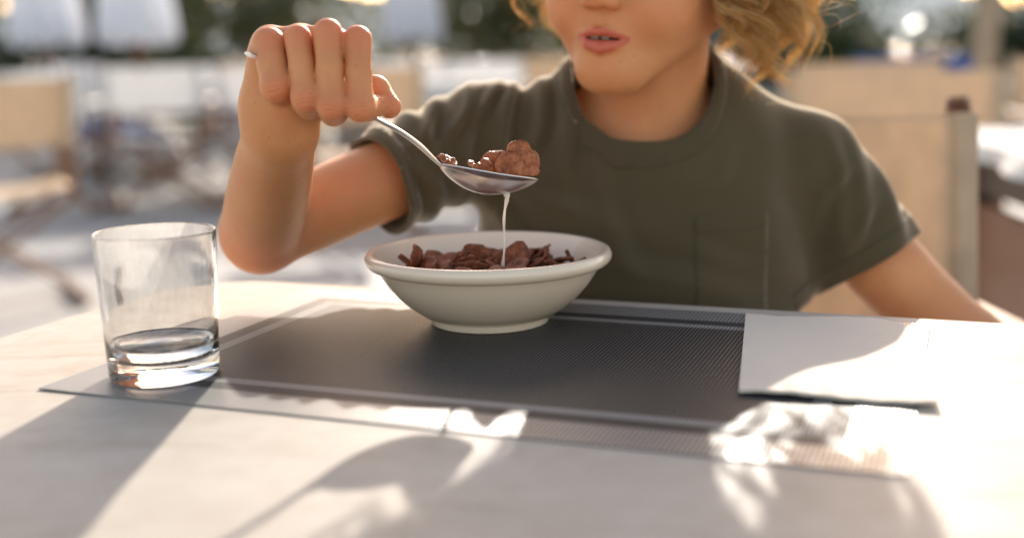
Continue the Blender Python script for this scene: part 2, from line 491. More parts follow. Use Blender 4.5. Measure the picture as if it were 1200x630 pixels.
def table_set(x, y, rz, w, d, drop, lab, seed, group='tables on the terrace'):
    t = make_table(w, d, .74, True, drop); put(t, x, y, rad(rz)); tag(t, lab[0], 'table', group)
    c = make_cloth(w, d, drop, seed); c.location = (x, y, .742); c.rotation_euler = (0, 0, rad(rz)); tag(c, lab[1], 'tablecloth', 'white tablecloths')
table_set(-2.15, 8.3, 2, 1.7, .8, .18, ('dark legged dining table under a white cloth at the far left', 'white cloth hanging over the leftmost far table'), 1)
table_set(-.5, 7.6, -3, 1.1, .8, .18, ('dark legged dining table under a white cloth between fist and shoulder', 'white cloth hanging over the table between fist and shoulder'), 2)
table_set(1.29, 2.0, -4, .95, .8, .03, ('dark legged table with pale top cut off by the right edge', 'short white cloth on the dark table at the right edge'), 3)
table_set(2.0, 5.2, 4, 1.2, .8, .15, ('dark legged table farther back on the right behind the tan chairs', 'white cloth on the farther table at the right'), 4)
# crockery blurs on the right table
def cup(x, y, z, lab):
    mb = MB(); mb.lathe([(.0, 0), (.022, 0), (.03, .012), (.037, .05), (.039, .062), (.036, .062), (.034, .05), (.027, .014), (0, .006)], 28)
    r = empty('cup', (x, y, z)); mb.build('bowl', M['ceramic'], r, True)
    MB().tube([(.036, 0, .05), (.055, 0, .048), (.058, 0, .03), (.048, 0, .016), (.033, 0, .018)], .004, 8).build('handle', M['ceramic'], r, True)
    tag(r, lab, 'cup')

# parasols
def make_parasol():
    root = empty('parasol')
    MB().tube([(0, 0, .05), (0, 0, 2.95)], .024, 12).build('pole', M['chair_wood'], root, True)
    MB().box((0, 0, .03), (.5, .5, .06), None, .02).build('base', M['concrete'], root)
    n = 48; vs = []; fs = []
    prof = [(.02, 2.86), (.05, 2.8), (.10, 2.5), (.15, 2.1), (.20, 1.7), (.25, 1.3), (.27, 1.1), (.265, 1.03), (.245, 1.03), (.2, 1.1), (.04, 1.6)]
    for (r, z) in prof:
        for k in range(n):
            th = 2 * math.pi * k / n; rr = r * (1 + .17 * math.cos(8 * th + z * .5) * min(1, max(0, (2.8 - z))))
            vs.append((rr * math.cos(th), rr * math.sin(th), z + (.03 * math.cos(8 * th) if 1.0 < z < 1.12 else 0)))
    for i in range(len(prof) - 1):
        for k in range(n): k2 = (k + 1) % n; fs.append((i * n + k, i * n + k2, (i + 1) * n + k2, (i + 1) * n + k))
    mesh_obj('canopy', vs, fs, M['parasol'], root)
    MB().tube([(0, 0, 2.94), (0, 0, 2.97), (0, 0, 3.0)], [.03, .035, .012], 12).build('finial', M['chair_wood'], root, True)
    MB().tube([(.205 * math.cos(t), .205 * math.sin(t), 1.55) for t in np.linspace(0, 6.283, 33)], .009, 6, False).build('strap', M['parasol'], root, True)
    return root
pa = make_parasol()
for i, (x, y, lab) in enumerate([(-3.62, 9.6, 'closed white parasol nearest the left edge'), (-2.85, 9.4, 'closed white parasol second from the left edge'),
                                  (-.95, 12.2, 'closed white parasol farthest off, right of the fist')]):
    o = pa if i == 0 else copy_tree(pa)
    put(o, x, y, i * .4); tag(o, lab, 'parasol', 'closed white parasols')

# loungers
def make_lounger():
    root = empty('sun_lounger')
    for s in (-1, 1): MB().bar((s * .31, -.95, .28), (s * .31, .95, .28), .04, .05, .008).build('side_rail', M['plastic_white'], root)
    for sx in (-1, 1):
        for y in (-.75, .8): MB().box((sx * .31, y, .128), (.04, .05, .254), None, .006).build('leg', M['plastic_white'], root)
    MB().box((0, -.32, .345), (.62, 1.26, .075), None, .03).build('mattress', M['blue_fabric'], root)
    MB().bar((0, .32, .34), (0, .86, .78), .62, .075, .03).build('backrest', M['blue_fabric'], root)
    return root
lg = make_lounger()
for i, (x, y, rz, lab) in enumerate([(-3.35, 9.9, 30, 'blue cushioned sun lounger beneath the leftmost parasol'), (-2.3, 11.2, 20, 'blue cushioned sun lounger behind the second parasol'),
        (-.2, 11.8, 10, 'blue cushioned sun lounger beyond the shoulder of the raised arm'), (3.05, 9.6, -15, 'blue cushioned sun lounger right of the curly hair, nearer one'),
        (3.9, 10.2, -12, 'blue cushioned sun lounger right of the curly hair, farther one')]):
    o = lg if i == 0 else copy_tree(lg)
    put(o, x, y, rad(rz)); tag(o, lab, 'sun lounger', 'blue sun loungers')
# white towel thrown over the first lounger's backrest
def towel(x, y, rz, lab):
    vs = []; fs = []
    prof = [(.12, .25), (.30, .385), (.52, .58), (.74, .76), (.90, .865), (.955, .80), (.93, .62), (.92, .45)]
    n = 9
    for (yy, z) in prof:
        for i in range(n):
            t = i / (n - 1) * 2 - 1; vs.append((t * .25, yy + .01 * math.sin(i * 2), z + .008 * math.sin(i * 1.7)))
    for j in range(len(prof) - 1):
        for i in range(n - 1): a = j * n + i; fs.append((a, a + 1, a + n + 1, a + n))
    o = mesh_obj('towel', vs, fs, M['towel']); md = o.modifiers.new('s', 'SOLIDIFY'); md.thickness = .012; md.offset = 1
    put(o, x, y, rad(rz)); tag(o, lab, 'towel')
towel(-3.37, 9.88, 30, 'bright white towel draped over the blue lounger at the left')
# pale post on the right
pp = empty('wooden_post', (2.75, 7.0, 0))
MB().tube([(0, 0, -.02), (.01, 0, 1.2), (-.01, .01, 3.2)], [.075, .068, .062], 14).build('shaft', M['bark_pale'], pp, True)
MB().box((0, 0, .03), (.24, .24, .06), None, .01).build('foot_plate', M['iron'], pp)
tag(pp, 'pale round wooden post rising at the right edge', 'post')
# low terrace wall, far side
lw = empty('terrace_wall', (2.2, 11.0, 0))
MB().box((0, 0, .24), (5.2, .22, .48), None, .01).build('wall_body', M['concrete'], lw)
MB().box((0, 0, .503), (5.3, .3, .045), None, .01).build('coping', M['concrete'], lw)
tag(lw, 'low pale terrace wall running below the bushes on the right', 'wall')

# ================================================================== DINING TABLE
UX = np.array([.934, -.358]); VX = np.array([.358, .934])
ANG = math.atan2(UX[1], UX[0])
mt, N, L, b = nt('table_laminate')
co = tco(N)
mp = N.new("ShaderNodeMapping"); mp.inputs['Scale'].default_value = (1, 4, 1); L.new(co, mp.inputs[0])
f1 = noise(N, L, 6, 6, .6, mp.outputs[0], 1.2)
f2 = noise(N, L, 60, 5, .6, co)
c1 = ramp(N, L, f1, [(.3, (.44, .375, .30)), (.5, (.52, .455, .38)), (.75, (.56, .50, .43))])
c2 = mixc(N, L, .2, c1, ramp(N, L, f2, [(.35, (.42, .35, .28)), (.6, (.62, .57, .50))]))
L.new(c2, b.inputs['Base Color'])
L.new(ramp(N, L, noise(N, L, 9, 5, .6, co), [(.3, (.50, .50, .50)), (.7, (.60, .60, .60))]), b.inputs['Roughness'])
b.inputs['Specular IOR Level'].default_value = .11
bump(N, L, b, f2, .05, .0006)
M['laminate'] = mt
table = empty('dining_table', (0.05, 0.5, 0))
# outline with rounded corners in table axes: far-left corner at (-.225,.965)
cornr = np.array([-.262, .975])
def tpt(a, c_): return cornr + a * UX * 1.0 + c_ * VX
TW, TD, CR = 1.15, .86, .075
out = []
for (cx_, cy_, a0) in [(CR, -CR, 180), (CR, -TD + CR, 270), (TW - CR, -TD + CR, 0), (TW - CR, -CR, 90)]:
    rng_ = [(a0 - t * 90 / 10) for t in range(11)]
    if True:
        arc = [(cx_ + CR * math.cos(rad(t)), cy_ + CR * math.sin(rad(t))) for t in rng_]
    out.append(arc)
ordered = []
for (cx_, cy_, s0) in [(CR, -CR, 90), (CR, -TD + CR, 180), (TW - CR, -TD + CR, 270), (TW - CR, -CR, 0)]:
    for t in range(11):
        th = rad(s0 + t * 9); ordered.append((cx_ + CR * math.cos(th), cy_ + CR * math.sin(th)))
vs = []; fs = []; K = len(ordered)
def ring(z, inset):
    ctr = (TW / 2, -TD / 2)
    for (a, c_) in ordered:
        a2 = a - math.copysign(inset, a - ctr[0]); c2_ = c_ - math.copysign(inset, c_ - ctr[1])
        p = tpt(a2, c2_); vs.append((p[0] - .05, p[1] - .5, z))
for (z, ins) in [(.74, .003), (.737, 0), (.713, 0), (.71, .003)]: ring(z, ins)
for l in range(3):
    for k in range(K): k2 = (k + 1) % K; fs.append((l * K + k, (l + 1) * K + k, (l + 1) * K + k2, l * K + k2))
fs.append(tuple(range(K))); fs.append(tuple(3 * K + k for k in range(K))[::-1])
tt = mesh_obj('tabletop', vs, fs, M['laminate'], table, False)
for (a, c_) in [(.12, -.12), (TW - .12, -.12), (.12, -TD + .12), (TW - .12, -TD + .12)]:
    p = tpt(a, c_); MB().box((p[0] - .05, p[1] - .5, .354), (.06, .06, .708), Matrix.Rotation(ANG, 3, 'Z'), .006).build('leg', M['dark_wood'], table)
tag(table, 'cream laminate dining table with rounded corner in the foreground', 'table')

# ---- placemat
MATO = np.array([-.264, .640]); MW, MD = .458, .292
mt, N, L, b = nt('woven_vinyl')
co = tco(N); sx = N.new("ShaderNodeSeparateXYZ"); L.new(co, sx.inputs[0])
X, Y_ = sx.outputs[0], sx.outputs[1]
def edge(v, tot):   # distance to nearer edge
    return math_n(N, L, 'MINIMUM', v, math_n(N, L, 'SUBTRACT', tot, v))
e = math_n(N, L, 'MINIMUM', edge(X, MW), edge(Y_, MD))
def band(lo, hi, src=None):
    s_ = src if src is not None else e
    return math_n(N, L, 'MULTIPLY', math_n(N, L, 'GREATER_THAN', s_, lo), math_n(N, L, 'LESS_THAN', s_, hi))
def wave(v, pitch, lo=0.0, hi=1.0):
    return math_n(N, L, 'MULTIPLY_ADD', math_n(N, L, 'SINE', math_n(N, L, 'MULTIPLY', v, 2 * math.pi / pitch)), .5, .5)
PW = .0024; PR = .0026
wx = wave(X, PW); wy = wave(Y_, PW)
weave = math_n(N, L, 'MULTIPLY', wx, wy)
field_c = ramp(N, L, weave, [(.18, (.007, .007, .007)), (.42, (.020, .019, .018)), (.62, (.24, .225, .205)), (.9, (.30, .28, .26))])
rib_c = ramp(N, L, wave(X, PR), [(.3, (.07, .068, .066)), (.7, (.33, .32, .305))])
str_c = ramp(N, L, wx, [(.2, (.14, .135, .13)), (.8, (.34, .33, .31))])
c = mixc(N, L, band(-1, .029), field_c, rib_c)
c = mixc(N, L, band(.041, .050), c, str_c)
c = mixc(N, L, band(.029, .041), c, mixc(N, L, wx, (.028, .028, .03), (.05, .05, .052)))
L.new(c, b.inputs['Base Color']); L.new(math_n(N, L, 'MULTIPLY_ADD', band(-1, .029), -.10, .50), b.inputs['Roughness']); L.new(math_n(N, L, 'MULTIPLY_ADD', band(-1, .029), .42, .22), b.inputs['Specular IOR Level'])
hgt = mixc(N, L, band(-1, .029), math_n(N, L, 'ADD', wx, wy), wave(X, PR))
bump(N, L, b, hgt, .3, .0005)
M['vinyl'] = mt
n1_, n2_ = 60, 40; vs = []; fs = []
for lay in (0, 1):
    for j in range(n2_ + 1):
        for i in range(n1_ + 1):
            x = MW * i / n1_; y = MD * j / n2_
            lift = .0006 * math.sin(x * 21 + 1) * math.sin(y * 17) + .0007
            ed = .0018 * math.exp(-((x) ** 2 + y ** 2) / .0012) + .001 * math.exp(-((x - MW) ** 2 + y ** 2) / .002)
            vs.append((x, y, (.0005 if lay == 0 else 0.0) + max(lift * .25, .0001) + ed * .2))
n = (n1_ + 1) * (n2_ + 1)
for j in range(n2_):
    for i in range(n1_):
        a = j * (n1_ + 1) + i; fs.append((a, a + 1, a + n1_ + 2, a + n1_ + 1)); fs.append((a + n, a + n + n1_ + 1, a + n + n1_ + 2, a + n + 1))
bd = [i for i in range(n1_ + 1)] + [(j) * (n1_ + 1) + n1_ for j in range(1, n2_ + 1)] + [n2_ * (n1_ + 1) + i for i in range(n1_ - 1, -1, -1)] + [j * (n1_ + 1) for j in range(n2_ - 1, 0, -1)]
for k in range(len(bd)):
    a, b2 = bd[k], bd[(k + 1) % len(bd)]; fs.append((a, a + n, b2 + n, b2))
matob = mesh_obj('placemat', vs, fs, M['vinyl'], None, False)
matob.location = (MATO[0], MATO[1], .7402); matob.rotation_euler = (0, 0, ANG)
tag(matob, 'dark grey woven vinyl placemat with pale striped border under the bowl', 'placemat')
MZ = .7411

# ---- bowl
def glossy(name, col, rough, coat=0, var=.03, sss=0):
    mt, N, L, b = nt(name)
    L.new(ramp(N, L, noise(N, L, 8, 4), [(.3, tuple(x * (1 - var) for x in col)), (.7, tuple(min(1, x * (1 + var)) for x in col))]), b.inputs['Base Color'])
    b.inputs['Roughness'].default_value = rough; b.inputs['Coat Weight'].default_value = coat; b.inputs['Coat Roughness'].default_value = .06
    if sss:
        b.inputs['Subsurface Weight'].default_value = sss; b.inputs['Subsurface Radius'].default_value = (.006, .004, .003); b.inputs['Subsurface Scale'].default_value = 1
    return mt
M['ceramic'] = glossy('ceramic', (.90, .74, .57), .24, .5)
BC = (-.0155, .784)
bowl = empty('cereal_bowl', (BC[0], BC[1], MZ))
prof = [(.0, .0030), (.030, .0030), (.034, .001), (.0355, 0), (.0385, 0), (.0397, .0012), (.0392, .0040), (.0405, .0052), (.0455, .0070), (.0540, .0130), (.0615, .0200), (.0675, .0272), (.0715, .0335), (.0740, .0380), (.0746, .0388),
        (.0770, .0390), (.0800, .0404), (.0818, .0430), (.0820, .0458), (.0808, .0482), (.0786, .0491), (.0762, .0486), (.0740, .0460), (.0700, .0375), (.0655, .0300), (.0590, .0225), (.0500, .0155), (.038, .0100), (.02, .0072), (0, .0068)]
MB().lathe(prof, 96).build('bowl_body', M['ceramic'], bowl, True)
tag(bowl, 'cream ceramic cereal bowl with rolled rim standing on the dark placemat', 'bowl')
bowl.rotation_euler = (0, 0, 0)
milkZ = .0335
M['milk'] = glossy('milk', (.78, .70, .62), .12, 0, .02, .4)
ml = MB(); ml.lathe([(0, milkZ), (.05, milkZ), (.0668, milkZ), (.0676, milkZ + .0006), (.0668, milkZ - .002), (.058, .0222), (.04, .0113), (0, .0075)], 64)
milk = ml.build('milk', M['milk'], None, True); milk.location = (BC[0], BC[1], MZ)
tag(milk, 'pale milk filling the cream cereal bowl around the chocolate flakes', 'milk')

# ---- chocolate flakes
mt, N, L, b = nt('chocolate_flake')
co = tco(N); f = noise(N, L, 260, 5, .65, co)
L.new(ramp(N, L, f, [(.3, (.08, .022, .010)), (.55, (.27, .078, .032)), (.8, (.46, .17, .08))]), b.inputs['Base Color'])
b.inputs['Roughness'].default_value = .5; b.inputs['Specular IOR Level'].default_value = .35; bump(N, L, b, noise(N, L, 420, 5, .65, co), .9, .0008)
M['flake'] = mt
def flake_mesh(seed, R=.0085, curl=.6, CR_=.0011):
    r = random.Random(seed); vs = []; fs = []; nr, na = 5, 18
    ph = [r.uniform(0, 6) for _ in range(4)]
    ax = r.uniform(0, 3.14); cu = curl * r.uniform(.6, 1.2) / R * .55
    for lay in (0, 1):
        for i in range(nr + 1):
            for k in range(na):
                th = 2 * math.pi * k / na
                rr = R * i / nr * (1 + .14 * math.sin(2 * th + ph[0]) + .08 * math.sin(3 * th + ph[1]) + .05 * math.sin(5 * th + ph[2]))
                x, y = rr * math.cos(th), rr * math.sin(th)
                s = x * math.cos(ax) + y * math.sin(ax)
                z = cu * s * s * .8 + CR_ * math.sin(x * 700 + ph[3]) * math.sin(y * 650 + ph[0]) + .0006 * math.sin(4 * th + ph[1]) * i / nr
                thick = .0013 * (1 - .55 * (i / nr) ** 3) * (1 if lay == 0 else -1)
                vs.append((x, y, z + thick))
    n = (nr + 1) * na
    for i in range(nr):
        for k in range(na):
            k2 = (k + 1) % na
            fs.append((i * na + k, (i + 1) * na + k, (i + 1) * na + k2, i * na + k2)); a = n
            fs.append((a + i * na + k, a + i * na + k2, a + (i + 1) * na + k2, a + (i + 1) * na + k))
    for k in range(na):
        k2 = (k + 1) % na; fs.append((nr * na + k, n + nr * na + k, n + nr * na + k2, nr * na + k2))
    me = bpy.data.meshes.new('cereal_flake'); me.from_pydata(vs, [], fs); me.update(); me.polygons.foreach_set('use_smooth', [True] * len(me.polygons)); me.materials.append(M['flake'])
    return me
FM = [flake_mesh(i, .0086 + .0008 * (i % 3), .34 + .12 * (i % 3), .00045) for i in range(7)]
FS = [flake_mesh(40 + i, .0078, .24) for i in range(7)]
rr_ = random.Random(12)
FG = 'chocolate flakes in the bowl'
spots = []
tries = 0
while len(spots) < 34 and tries < 5000:
    tries += 1
    a = rr_.uniform(0, 6.283); q = .055 * math.sqrt(rr_.random())
    x, y = q * math.cos(a), q * math.sin(a)
    if all((x - p[0]) ** 2 + (y - p[1]) ** 2 > .0092 ** 2 for p in spots): spots.append((x, y))
for i, (x, y) in enumerate(spots):
    o = bpy.data.objects.new('cereal_flake', FM[i % 7]); COL.objects.link(o)
    d = math.hypot(x, y)
    o.location = (BC[0] + x, BC[1] + y, MZ + milkZ + .0025 + rr_.uniform(0, .0030) + max(0, .0020 * (1 - d / .03)))
    o.rotation_euler = (rr_.uniform(-.65, .65), rr_.uniform(-.65, .65), rr_.uniform(0, 6.28))
    tag(o, 'curled chocolate flake floating in the milk inside the cream bowl', 'cereal', FG)
# standing flakes that poke above the rim line
for (u, v, yy, rx, ry, s) in [(488, 305, .775, 1.3, .5, .95), (556, 300, .80, 1.35, .2, 1.15), (603, 302, .79, 1.2, -.4, 1.1), (577, 303, .80, .8, .3, 1.0), (642, 304, .80, .9, .7, .85), (668, 303, .80, 1.1, -.6, .8)]:
    p = at(u, v, yy); o = bpy.data.objects.new('cereal_flake', FM[int(u) % 7]); COL.objects.link(o)
    o.location = p; o.rotation_euler = (rx, ry, u); o.scale = (s, s, s)
    tag(o, 'curled chocolate flake floating in the milk inside the cream bowl', 'cereal', FG)

# ---- spoon
def catmull(P, n):
    P = [np.array(p, float) for p in P]; P = [2 * P[0] - P[1]] + P + [2 * P[-1] - P[-2]]; out = []
    for i in range(1, len(P) - 2):
        for k in range(n):
            t = k / n; a, b_, c_, d = P[i - 1], P[i], P[i + 1], P[i + 2]
            out.append(.5 * ((2 * b_) + (-a + c_) * t + (2 * a - 5 * b_ + 4 * c_ - d) * t * t + (-a + 3 * b_ - 3 * c_ + d) * t ** 3))
    out.append(P[-2]); return np.array(out)
spoon_root = empty('spoon')
hp = [at(288, 62, .703), at(299, 68, .706), at(330, 83, .719), at(385, 110, .722), at(440, 139, .724), at(470, 155, .730), at(492, 171, .738), at(508, 186, .745), at(518, 195, .750)]
H = catmull(hp, 7)
side = np.array([-.15, 1.0, -.17]); side /= np.linalg.norm(side)
vs = []; fs = []; nn = 12
for i, p in enumerate(H):
    t = H[min(i + 1, len(H) - 1)] - H[max(i - 1, 0)]; t /= np.linalg.norm(t)
    sd_ = side - t * side.dot(t); sd_ /= np.linalg.norm(sd_); nrm = np.cross(sd_, t)
    q = i / (len(H) - 1)
    w = np.interp(q, [0, .03, .12, .4, .7, .88, 1], [.003, .006, .0065, .0045, .0028, .0027, .0038])
    h = np.interp(q, [0, .03, .4, .75, 1], [.0008, .0011, .0012, .0017, .0009])
    for k in range(nn):
        a = 2 * math.pi * k / nn; vs.append(p + sd_ * w * math.cos(a) + nrm * h * math.sin(a))
for i in range(len(H) - 1):
    for k in range(nn): k2 = (k + 1) % nn; fs.append((i * nn + k, i * nn + k2, (i + 1) * nn + k2, (i + 1) * nn + k))
fs.append(tuple(range(nn))); fs.append(tuple((len(H) - 1) * nn + k for k in range(nn)))
mesh_obj('handle', vs, fs, M['steel'], spoon_root)
# bowl of the spoon: rim from neck to tip
neck = at(515, 192.5, .749); tip = at(630, 210.5, .762); ax = tip - neck; LS = np.linalg.norm(ax); ax /= LS
sd_ = side - ax * side.dot(ax); sd_ /= np.linalg.norm(sd_); upn = np.cross(ax, sd_)
if upn[2] < 0: upn = -upn
vs = []; fs = []; nu, nv = 28, 14; TH = .0009
for lay in (0, 1):
    for i in range(nu + 1):
        s = (1 - math.cos(math.pi * i / nu)) / 2
        hw = .0200 * (max(0, math.sin(math.pi * s)) ** .60) * (1.0 - .10 * (s - .5)) + .0006
        if i == 0: hw = .004
        dep = .0118 * max(0, math.sin(math.pi * (s ** .92))) ** .75 + .0001
        rise = .0025 * math.sin(math.pi * s)    # rim dips a little between neck and tip
        for j in range(nv + 1):
            t = j / nv * 2 - 1
            p = neck + ax * LS * s + sd_ * hw * t - upn * (dep * (1 - abs(t) ** 2.3) + rise * .8)
            vs.append(p + upn * (TH / 2 if lay == 0 else -TH / 2))
n = (nu + 1) * (nv + 1)
for i in range(nu):
    for j in range(nv):
        a = i * (nv + 1) + j; fs.append((a, a + 1, a + nv + 2, a + nv + 1)); fs.append((a + n, a + n + nv + 1, a + n + nv + 2, a + n + 1))
bd = [j for j in range(nv + 1)] + [i * (nv + 1) + nv for i in range(1, nu + 1)] + [nu * (nv + 1) + j for j in range(nv - 1, -1, -1)] + [i * (nv + 1) for i in range(nu - 1, 0, -1)]
for k in range(len(bd)): a, b2 = bd[k], bd[(k + 1) % len(bd)]; fs.append((a, b2, b2 + n, a + n))
mesh_obj('spoon_bowl', vs, fs, M['steel'], spoon_root)
tag(spoon_root, 'steel spoon held over the bowl and loaded with chocolate flakes', 'spoon')
# milk in the spoon
vs = []; fs = []
for i in range(1, nu):
    s = (1 - math.cos(math.pi * i / nu)) / 2; hw = .0170 * (max(0, math.sin(math.pi * s)) ** .60)
    for j in range(nv + 1):
        t = j / nv * 2 - 1
        vs.append(neck + ax * LS * s + sd_ * hw * t - upn * (.0040 * math.sin(math.pi * s) ** .5 - .0005 * math.cos(t * 3)))
for i in range(nu - 2):
    for j in range(nv): a = i * (nv + 1) + j; fs.append((a, a + 1, a + nv + 2, a + nv + 1))
o = mesh_obj('spoonful_of_milk', vs, fs, M['milk']); md = o.modifiers.new('s', 'SOLIDIFY'); md.thickness = .0008; md.offset = -1
tag(o, 'film of milk lying in the steel spoon under the flakes', 'milk')
# flakes on the spoon
mt, N, L, b = nt('toasted_flake')
co = tco(N)
L.new(ramp(N, L, noise(N, L, 300, 5, .65, co), [(.3, (.14, .036, .012)), (.55, (.42, .125, .042)), (.8, (.62, .27, .11))]), b.inputs['Base Color'])
b.inputs['Roughness'].default_value = .42; b.inputs['Specular IOR Level'].default_value = .4; bump(N, L, b, noise(N, L, 500, 5, .65, co), .9, .0008)
M['flake2'] = mt
def spflake(u, v, yy, rot, s, lab, k):
    me = FS[k].copy(); me.materials.clear(); me.materials.append(M['flake2'])
    o = bpy.data.objects.new('cereal_flake', me); COL.objects.link(o); o.location = at(u, v, yy); o.rotation_euler = rot; o.scale = (s, s, s * 1.15)
    tag(o, lab, 'cereal', 'chocolate flakes on the spoon')
spflake(525, 188.5, .752, (.5, .35, .3), .75, 'small milk-wet flake at the neck end of the spoon', 0)
spflake(557, 195, .760, (.6, .2, 1.3), .70, 'little folded flake near the middle of the spoon', 1)
spflake(567, 199, .752, (.9, .1, .5), .95, 'flat brown flake low in the middle of the spoon', 3)
spflake(582, 190, .768, (.9, -.7, .2), 1.15, 'tilted flake with milky sheen behind the pile on the spoon', 2)
spflake(599, 194, .752, (1.3, .0, .1), 1.2, 'round brown flake standing at the front of the pile on the spoon', 4)
spflake(609, 180, .760, (1.3, .3, .5), 1.22, 'topmost brown flake crowning the pile on the spoon', 5)
spflake(620, 192, .768, (1.0, .8, .4), 1.15, 'dark flake at the tip end behind the pile on the spoon', 6)
# milk drip
dp = [at(593, 216, .756), at(594, 220, .756), at(594.5, 225, .756), at(594, 230, .756), at(592.6, 238, .756), at(591.5, 255, .757), at(590.5, 280, .758), at(590, 300, .76), at(589.8, 318.5, .765)]
dr = [.0034, .0026, .0024, .0019, .0010, .0008, .00072, .00075, .0012]
D_ = catmull(dp, 4); D_ = D_ + np.array([[.00045 * math.sin(i * .55), 0, 0] for i in range(len(D_))]); drr = np.interp(np.linspace(0, 1, len(D_)), np.linspace(0, 1, len(dr)), dr)
drr = drr * (1 + .22 * np.sin(np.arange(len(drr)) * 1.3) * (np.arange(len(drr)) > 12))
o = MB().tube(D_, list(drr), 12).build('milk_drip', M['milk'], None, True)
tag(o, 'thin thread of milk running from the spoon down into the bowl', 'milk')

# ---- glass
mt, N, L, b = nt('tumbler_glass')
co = tco(N)
b.inputs['Transmission Weight'].default_value = 1.0; b.inputs['IOR'].default_value = 1.48; b.inputs['Roughness'].default_value = .02
b.inputs['Base Color'].default_value = (.96, .97, .965, 1)
df = N.new("ShaderNodeBsdfDiffuse"); df.inputs[0].default_value = (.95, .93, .9, 1)
tr = N.new("ShaderNodeBsdfTranslucent"); tr.inputs[0].default_value = (1, .98, .95, 1)
mx1 = N.new("ShaderNodeMixShader"); mx1.inputs[0].default_value = .72; L.new(df.outputs[0], mx1.inputs[1]); L.new(tr.outputs[0], mx1.inputs[2])
sz = N.new("ShaderNodeSeparateXYZ"); L.new(co, sz.inputs[0])
hz = N.new("ShaderNodeMapRange"); L.new(sz.outputs[2], hz.inputs[0]); hz.inputs[1].default_value = .018; hz.inputs[2].default_value = .05; hz.inputs[3].default_value = .0; hz.inputs[4].default_value = 1
mpg = N.new('ShaderNodeMapping'); mpg.inputs['Scale'].default_value = (1, 1, .22); L.new(co, mpg.inputs[0])
sp = ramp(N, L, noise(N, L, 160, 5, .7, mpg.outputs[0], .6), [(.40, (.1, .1, .1)), (.68, (1, 1, 1))])
bl = ramp(N, L, noise(N, L, 45, 5, .6, co), [(.3, (.35, .35, .35)), (.7, (1, 1, 1))])
fog = math_n(N, L, 'MULTIPLY', math_n(N, L, 'MULTIPLY', math_n(N, L, 'MULTIPLY_ADD', sp, .15, .11), bl), math_n(N, L, 'MULTIPLY_ADD', hz.outputs[0], .92, .08))
mx2 = N.new("ShaderNodeMixShader"); L.new(fog, mx2.inputs[0]); L.new(b.outputs[0], mx2.inputs[1]); L.new(mx1.outputs[0], mx2.inputs[2])
L.new(mx2.outputs[0], N["Material Output"].inputs[0])
bump(N, L, b, noise(N, L, 90, 3, .5, co), .06, .001)
M['glass'] = mt
gprof = [(0, .0015), (.0245, .0012), (.0278, 0), (.0298, .0005), (.0308, .003), (.0312, .012), (.0318, .03), (.0328, .057), (.0338, .0815), (.0337, .0826), (.0330, .0830), (.0323, .0826), (.0321, .0815), (.0312, .057), (.0304, .03), (.0298, .016), (.0285, .0125), (.0238, .0110), (.012, .0105), (0, .0104)]
glass = MB().lathe(gprof, 96).build('water_glass', M['glass'], None, True)
GC = (-.2005, .665)
glass.location = (GC[0], GC[1], MZ)
tag(glass, 'nearly empty clear tumbler with misted sides on the corner of the placemat', 'glass')
mt, N, L, b = nt('water')
b.inputs['Transmission Weight'].default_value = 1; b.inputs['IOR'].default_value = 1.33; b.inputs['Roughness'].default_value = 0
M['water'] = mt
w_ = MB().lathe([(0, .0107), (.012, .0108), (.0236, .0113), (.0283, .0128), (.0293, .0148), (.0299, .0185), (.0301, .0202), (.0293, .0196), (0, .0194)], 96).build('drinking_water', M['water'], None, True)
w_.location = (GC[0], GC[1], MZ); tag(w_, 'last of the water at the bottom of the tumbler', 'water')

# ---- napkin
mt, N, L, b = nt('napkin_paper')
co = tco(N); mp = N.new("ShaderNodeMapping"); mp.inputs['Scale'].default_value = (1, 14, 1); L.new(co, mp.inputs[0])
b.inputs['Base Color'].default_value = (.90, .80, .68, 1); b.inputs['Roughness'].default_value = .9
bump(N, L, b, noise(N, L, 40, 5, .6, mp.outputs[0]), .8, .0015)
tr = N.new("ShaderNodeBsdfTranslucent"); tr.inputs[0].default_value = (.62, .52, .42, 1)
mx = N.new("ShaderNodeMixShader"); mx.inputs[0].default_value = .12; L.new(b.outputs[0], mx.inputs[1]); L.new(tr.outputs[0], mx.inputs[2]); L.new(mx.outputs[0], N["Material Output"].inputs[0])
M['napkin'] = mt
NBL = on_table(866, 447, .748)[:2]; NBR = on_table(1100, 462, .748)[:2]; NTL = on_table(874, 363, .744)[:2]; NTR = on_table(1060, 373, .744)[:2]
nap = MB(); NI, NJ = 34, 26
def napz(s, t):  # s across, t depth 0 near .. 1 far
    return .7418 + .0022 * (1 - t) ** 1.5 + .0008 * math.sin(s * 7 + t * 3) + .0012 * s * t
layers = [(0, .0004, 1.0), (-.0007, .0004, .985), (-.0013, .0004, .995)]
